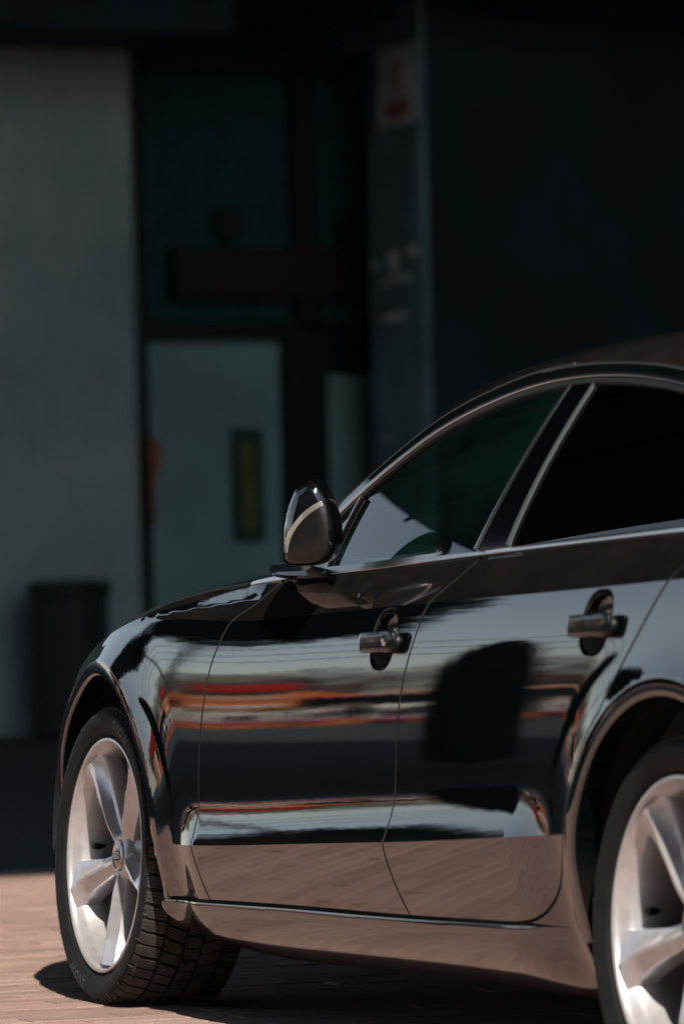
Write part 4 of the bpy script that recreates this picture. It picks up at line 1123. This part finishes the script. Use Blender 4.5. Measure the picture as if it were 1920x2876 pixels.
sb('entrance_surround', -1.6, 1.6, -.10, 0, 1.15, 2.1, M['st_orange']); sb('fascia_panel', -1.1, 1.1, -.16, -.101, 1.3, 1.5, M['st_white']); sb('fascia_panel', -1.2, 1.2, -.16, -.101, 1.85, 2.45, M['st_peach'])
sb('stripe', -22, -2, -.04, 6, 1.78, 1.86, M['st_pink']); sb('stripe', 2.3, 26, -.04, 6, 1.78, 1.86, M['st_pink'])
sb('sign_box', -1.3, 1.3, -.4, .2, 2.46, 2.95, M['st_red'])
mb = MB(); b0 = np.array(st_.location); mb.add([tuple(np.array(T60(a, d, z))-b0) for d in (-.02, .3) for a, z in ((-4.2, 1.86), (4.2, 1.86), (1.3, 2.4), (-1.3, 2.4))], [(0, 1, 2, 3), (7, 6, 5, 4), (0, 4, 5, 1), (1, 5, 6, 2), (2, 6, 7, 3), (3, 7, 4, 0)]); mb.build('gable', M['st_orange'], st_)
for a0, a1, z0 in ((-19, -14.5, 1.86), (-13.5, -8.2, 1.95), (-7.6, -5.2, 1.86), (4.6, 6.2, 1.95), (6.8, 12.5, 1.87), (14, 18, 2.0), (20, 24, 1.87)): sb('awning', a0, a1, -1.2, .1, z0, z0+.17, M['st_peach'])
sb('roof', -22, 26, .0, 6, 1.79, 1.88, M['st_dark'])
# second shop further right in the mirror image
T2 = lambda a, d, z: (*(O_+np.array([math.cos(R_(33)), math.sin(R_(33))])*(46+d)+np.array([-math.sin(R_(33)), math.cos(R_(33))])*a), z)
s2 = empty('kiosk', T2(0, 0, 0)); tag(s2, 'small orange kiosk with red roof band and white door, mirrored near the rear wheel', 'kiosk')
def sb2(n_, *a): 
    b = np.array(s2.location); mb = MB(); mb.box(*a[:6], T=lambda x, y, z: tuple(np.array(T2(x, y, z))-b)); return mb.build(n_, a[6], s2)
sb2('wall', -2.2, 2.2, 0, 3, -.03, 2.3, M['st_orange']); sb2('roof_band', -2.4, 2.4, -.2, 3.1, 2.3, 3.2, M['st_red']); sb2('door', -.6, .6, -.03, 0, 0, 2.0, M['st_white']); sb2('window', -1.9, -.9, -.03, 0, .9, 1.9, M['st_dark']); sb2('window', .9, 1.9, -.03, 0, .9, 1.9, M['st_peach'])
# far houses and trees
M['house'] = simple('pale_house_wall', (.48, .38, .33), .8); M['houseroof'] = simple('brown_roof', (.16, .10, .08), .8)
houses = [(-14, 88, 6, 3.6, 'pale small house far left of the trees across the road'), (-4.2, 95, 3.2, 4.1, 'narrow pale house behind the roadside shop sign'), (5.5, 92, 7, 4.2, 'wide pale house right of the red sign box'), (17, 85, 7, 3.8, 'pale house at the right end of the tree row')]
for a, D, w_, h_, lab in houses:
    TT = ST_(D); hh = empty('house', TT(a, 0, 0)); tag(hh, lab, 'house', 'houses across the road'); b = np.array(hh.location)
    fT = lambda x, y, z: tuple(np.array(TT(a+x, y, z))-b)
    mb = MB(); mb.box(-w_/2, w_/2, 0, 6, -.03, h_-1., T=fT); wl = mb.build('wall', M['house'], hh)
    mb = MB(); mb.add([fT(-w_/2-.3, -.3, h_-1), fT(w_/2+.3, -.3, h_-1), fT(w_/2+.3, 6.3, h_-1), fT(-w_/2-.3, 6.3, h_-1), fT(-w_/2-.3, 3, h_), fT(w_/2+.3, 3, h_)], [(0, 1, 5, 4), (2, 3, 4, 5), (0, 4, 3), (1, 2, 5), (0, 3, 2, 1)]); mb.build('roof', M['houseroof'], hh)
    for k in range(2):
        mb = MB(); x = -w_/4+k*w_/2; mb.box(x-.45, x+.45, -.04, -.001, 1.0, 2.1, T=fT); mb.build('window', M['st_dark'], hh)
M['bark'] = simple('bark', (.07, .05, .04), .9); M['twig'] = simple('bare_twigs', (.10, .065, .048), .9)
tv, tf, cv, cf = MB(), None, MB(), None
tv.tube([(0, 0, -.05), (.05, 0, 1.2), (0, .06, 2.6), (.04, 0, 4.2)], [.16, .12, .08, .02], 8)
for k in range(9):
    a = rng.random()*6.28; z = 1.4+rng.random()*2.2; L = 1.2+rng.random()*.9
    tv.tube([(0, 0, z), (L*.5*math.cos(a), L*.5*math.sin(a), z+.4), (L*math.cos(a), L*math.sin(a), z+.95)], [.05, .03, .01], 5)
for k in range(1500):
    u = rng.normal(size=3); u /= np.linalg.norm(u); r = rng.random()**.4; c_ = np.array([u[0]*2.1*r, u[1]*2.1*r, 3.1+u[2]*1.7*r]); d = rng.normal(size=3); d /= np.linalg.norm(d); d *= .18+.25*rng.random(); p = np.cross(d, rng.normal(size=3)); p /= np.linalg.norm(p); p *= .012+.02*rng.random()
    cv.add([tuple(c_-d), tuple(c_+p), tuple(c_+d), tuple(c_-p)], [(0, 1, 2, 3)])
tm = tv.build('trunk', M['bark']); cm = cv.build('crown', M['twig']); tme, cme = tm.data, cm.data
bpy.data.objects.remove(tm); bpy.data.objects.remove(cm)
tl = ['beside the far left house', 'left of the shop roof', 'behind the left end of the roadside shop', 'just left of the red sign box', 'just right of the red sign box', 'behind the right awning', 'between the shop and the kiosk', 'behind the orange kiosk', 'right of the orange kiosk', 'before the wide pale house', 'at the far right end of the row']
for i, lab in enumerate(tl):
    a = -17+i*3.5+(rng.random()-.5)*1.2; D = 74+rng.random()*8; p = ST_(D)(a, 0, 0)
    tr = empty('bare_tree', p, rz=rng.random()*6); sc = .78+.3*rng.random(); tr.scale = (sc*1.5, sc*1.5, sc*1.2); tag(tr, 'brown bare winter tree '+lab, 'tree', 'bare trees across the road')
    link('trunk', tme, tr); link('crown', cme, tr)
lb = empty('left_shade_block', (0, 15, 0)); tag(lb, 'tall dark block added out of view on the left to hold back sky light', 'building')
mb = MB(); mb.box(-48, 2.5, 0, 12, -.03, 17); mb.build('wall', M['darkwall'], lb)  # unseen mass added to block sky light from the left
for i in range(11):
    mb = MB(); mb.box(-46+i*4.4, -43.6+i*4.4, -.03, -.002, 3.0, 5.2); mb.build('window', M['frame'], lb)
ob = empty('right_shade_block', (0, -12.2, 0)); tag(ob, 'dark long block added out of view on the right to dim the sky light', 'building')
mb = MB(); mb.box(-30, 14.4, -12, 0, -.03, 13); mb.build('wall', M['darkwall'], ob)  # unseen mass added on the right so less sky light gets in
for i in range(11):
    mb = MB(); mb.box(-28+i*3.8, -26+i*3.8, .002, .03, 3.2, 5.0); mb.build('window', M['frame'], ob)
# conifer shape added to stand in for the dark silhouette mirrored in the rear door
cf_ = empty('silhouette_conifer', (8.3, 5.72, -.03)); cf_.scale = (.80, .80, .86); tag(cf_, 'narrow dark conifer added for the unknown black column mirrored in the rear door', 'shrub')
MB().tube([(0, 0, 0), (0, 0, 1.5)], [.05, .03], 8).build('trunk', M['bark'], cf_)
M['conif'] = simple('dark_conifer', (.012, .020, .012), .9)
mb = MB(); prof = [(.0001, .05), (.33, .12), (.37, .6), (.385, 1.1), (.375, 1.5), (.31, 1.85), (.21, 2.10), (.10, 2.22), (.0001, 2.25)]
mb.lathe(prof, 28)
for k in range(5200):
    z = .08+2.15*rng.random(); r = np.interp(z, [.05, .12, .6, 1.1, 1.5, 1.85, 2.10, 2.22, 2.25], [0, .33, .37, .385, .375, .31, .21, .10, 0])*(.96+.06*rng.random()); a = rng.random()*6.283
    c_ = np.array([r*math.cos(a), r*math.sin(a), z]); d = np.array([math.cos(a)*.4, math.sin(a)*.4, 1])*(.03+.03*rng.random()); p = np.array([-math.sin(a), math.cos(a), 0])*.012
    mb.add([tuple(c_-p), tuple(c_+p), tuple(c_+d)], [(0, 1, 2)])
mb.build('crown', M['conif'], cf_)
pn_ = empty('umbrella_pine', (17.6, 7.3, -.03)); tag(pn_, 'dark round-crowned pine mirrored high on the front door', 'tree')
MB().tube([(0, 0, -.03), (.05, .03, 1.6), (.0, 0, 3.6), (.1, 0, 5.2)], [.08, .06, .05, .03], 10).build('trunk', M['bark'], pn_)
mb = MB(); bl = []
for k in range(16):
    a = rng.random()*6.283; r = 1.05*rng.random()**.5; bl.append((r*math.cos(a), r*math.sin(a), 3.9+.5*r**2*.8+(rng.random()-.5)*2.2*(1-r/2.2), .6+.45*rng.random()))
for k in range(9000):
    c0 = bl[int(rng.integers(16))]; u = rng.normal(size=3); u /= np.linalg.norm(u); c_ = np.array(c0[:3])+u*c0[3]*np.array([1, 1, .8])*(.55+.5*rng.random()); d = rng.normal(size=3); d /= np.linalg.norm(d); d *= .12; p = np.cross(d, u); p *= .5
    mb.add([tuple(c_-d), tuple(c_+p), tuple(c_+d), tuple(c_-p)], [(0, 1, 2, 3)])
mb.build('crown', M['conif'], pn_)
# overhead wires and their poles
M['pole'] = simple('grey_pole', (.12, .12, .12), .8); M['wire'] = simple('black_wire', (.01, .01, .01), .7)
T38 = ST_(44)
for k, (a, lab) in enumerate(((-26, 'left'), (26, 'right'))):
    po = empty('utility_pole', T38(a, 0, 0)); tag(po, 'grey utility pole carrying the overhead wires at the %s end' % lab, 'pole', 'poles of the overhead line')
    MB().tube([(0, 0, -.04), (0, 0, 7)], [.14, .10], 12).build('shaft', M['pole'], po)
    for z in (5.4, 6.0, 6.6):
        p = np.array([lat[0], lat[1], 0])*.0; mb = MB(); mb.tube([tuple(np.array([-dirv[0], -dirv[1], 0])*.5+np.array([0, 0, z])), tuple(np.array([dirv[0], dirv[1], 0])*.5+np.array([0, 0, z]))], .05, 6); mb.build('crossarm', M['pole'], po)
for k, (z, d) in enumerate(((5.4, -.45), (5.4, .45), (6.0, -.45), (6.0, .45), (6.6, -.45), (6.6, .45))):
    pts = [T38(a, d, z+.05-1.3*(1-(a/26)**2)) for a in np.linspace(-26, 26, 25)]
    o = MB().tube(pts, .014, 5).build('overhead_wire', M['wire']); tag(o, ('lowest', 'lowest', 'middle', 'middle', 'topmost', 'topmost')[k]+' sagging black wire on the '+('near' if d < 0 else 'far')+' side of the utility poles', 'wire', 'overhead wires')
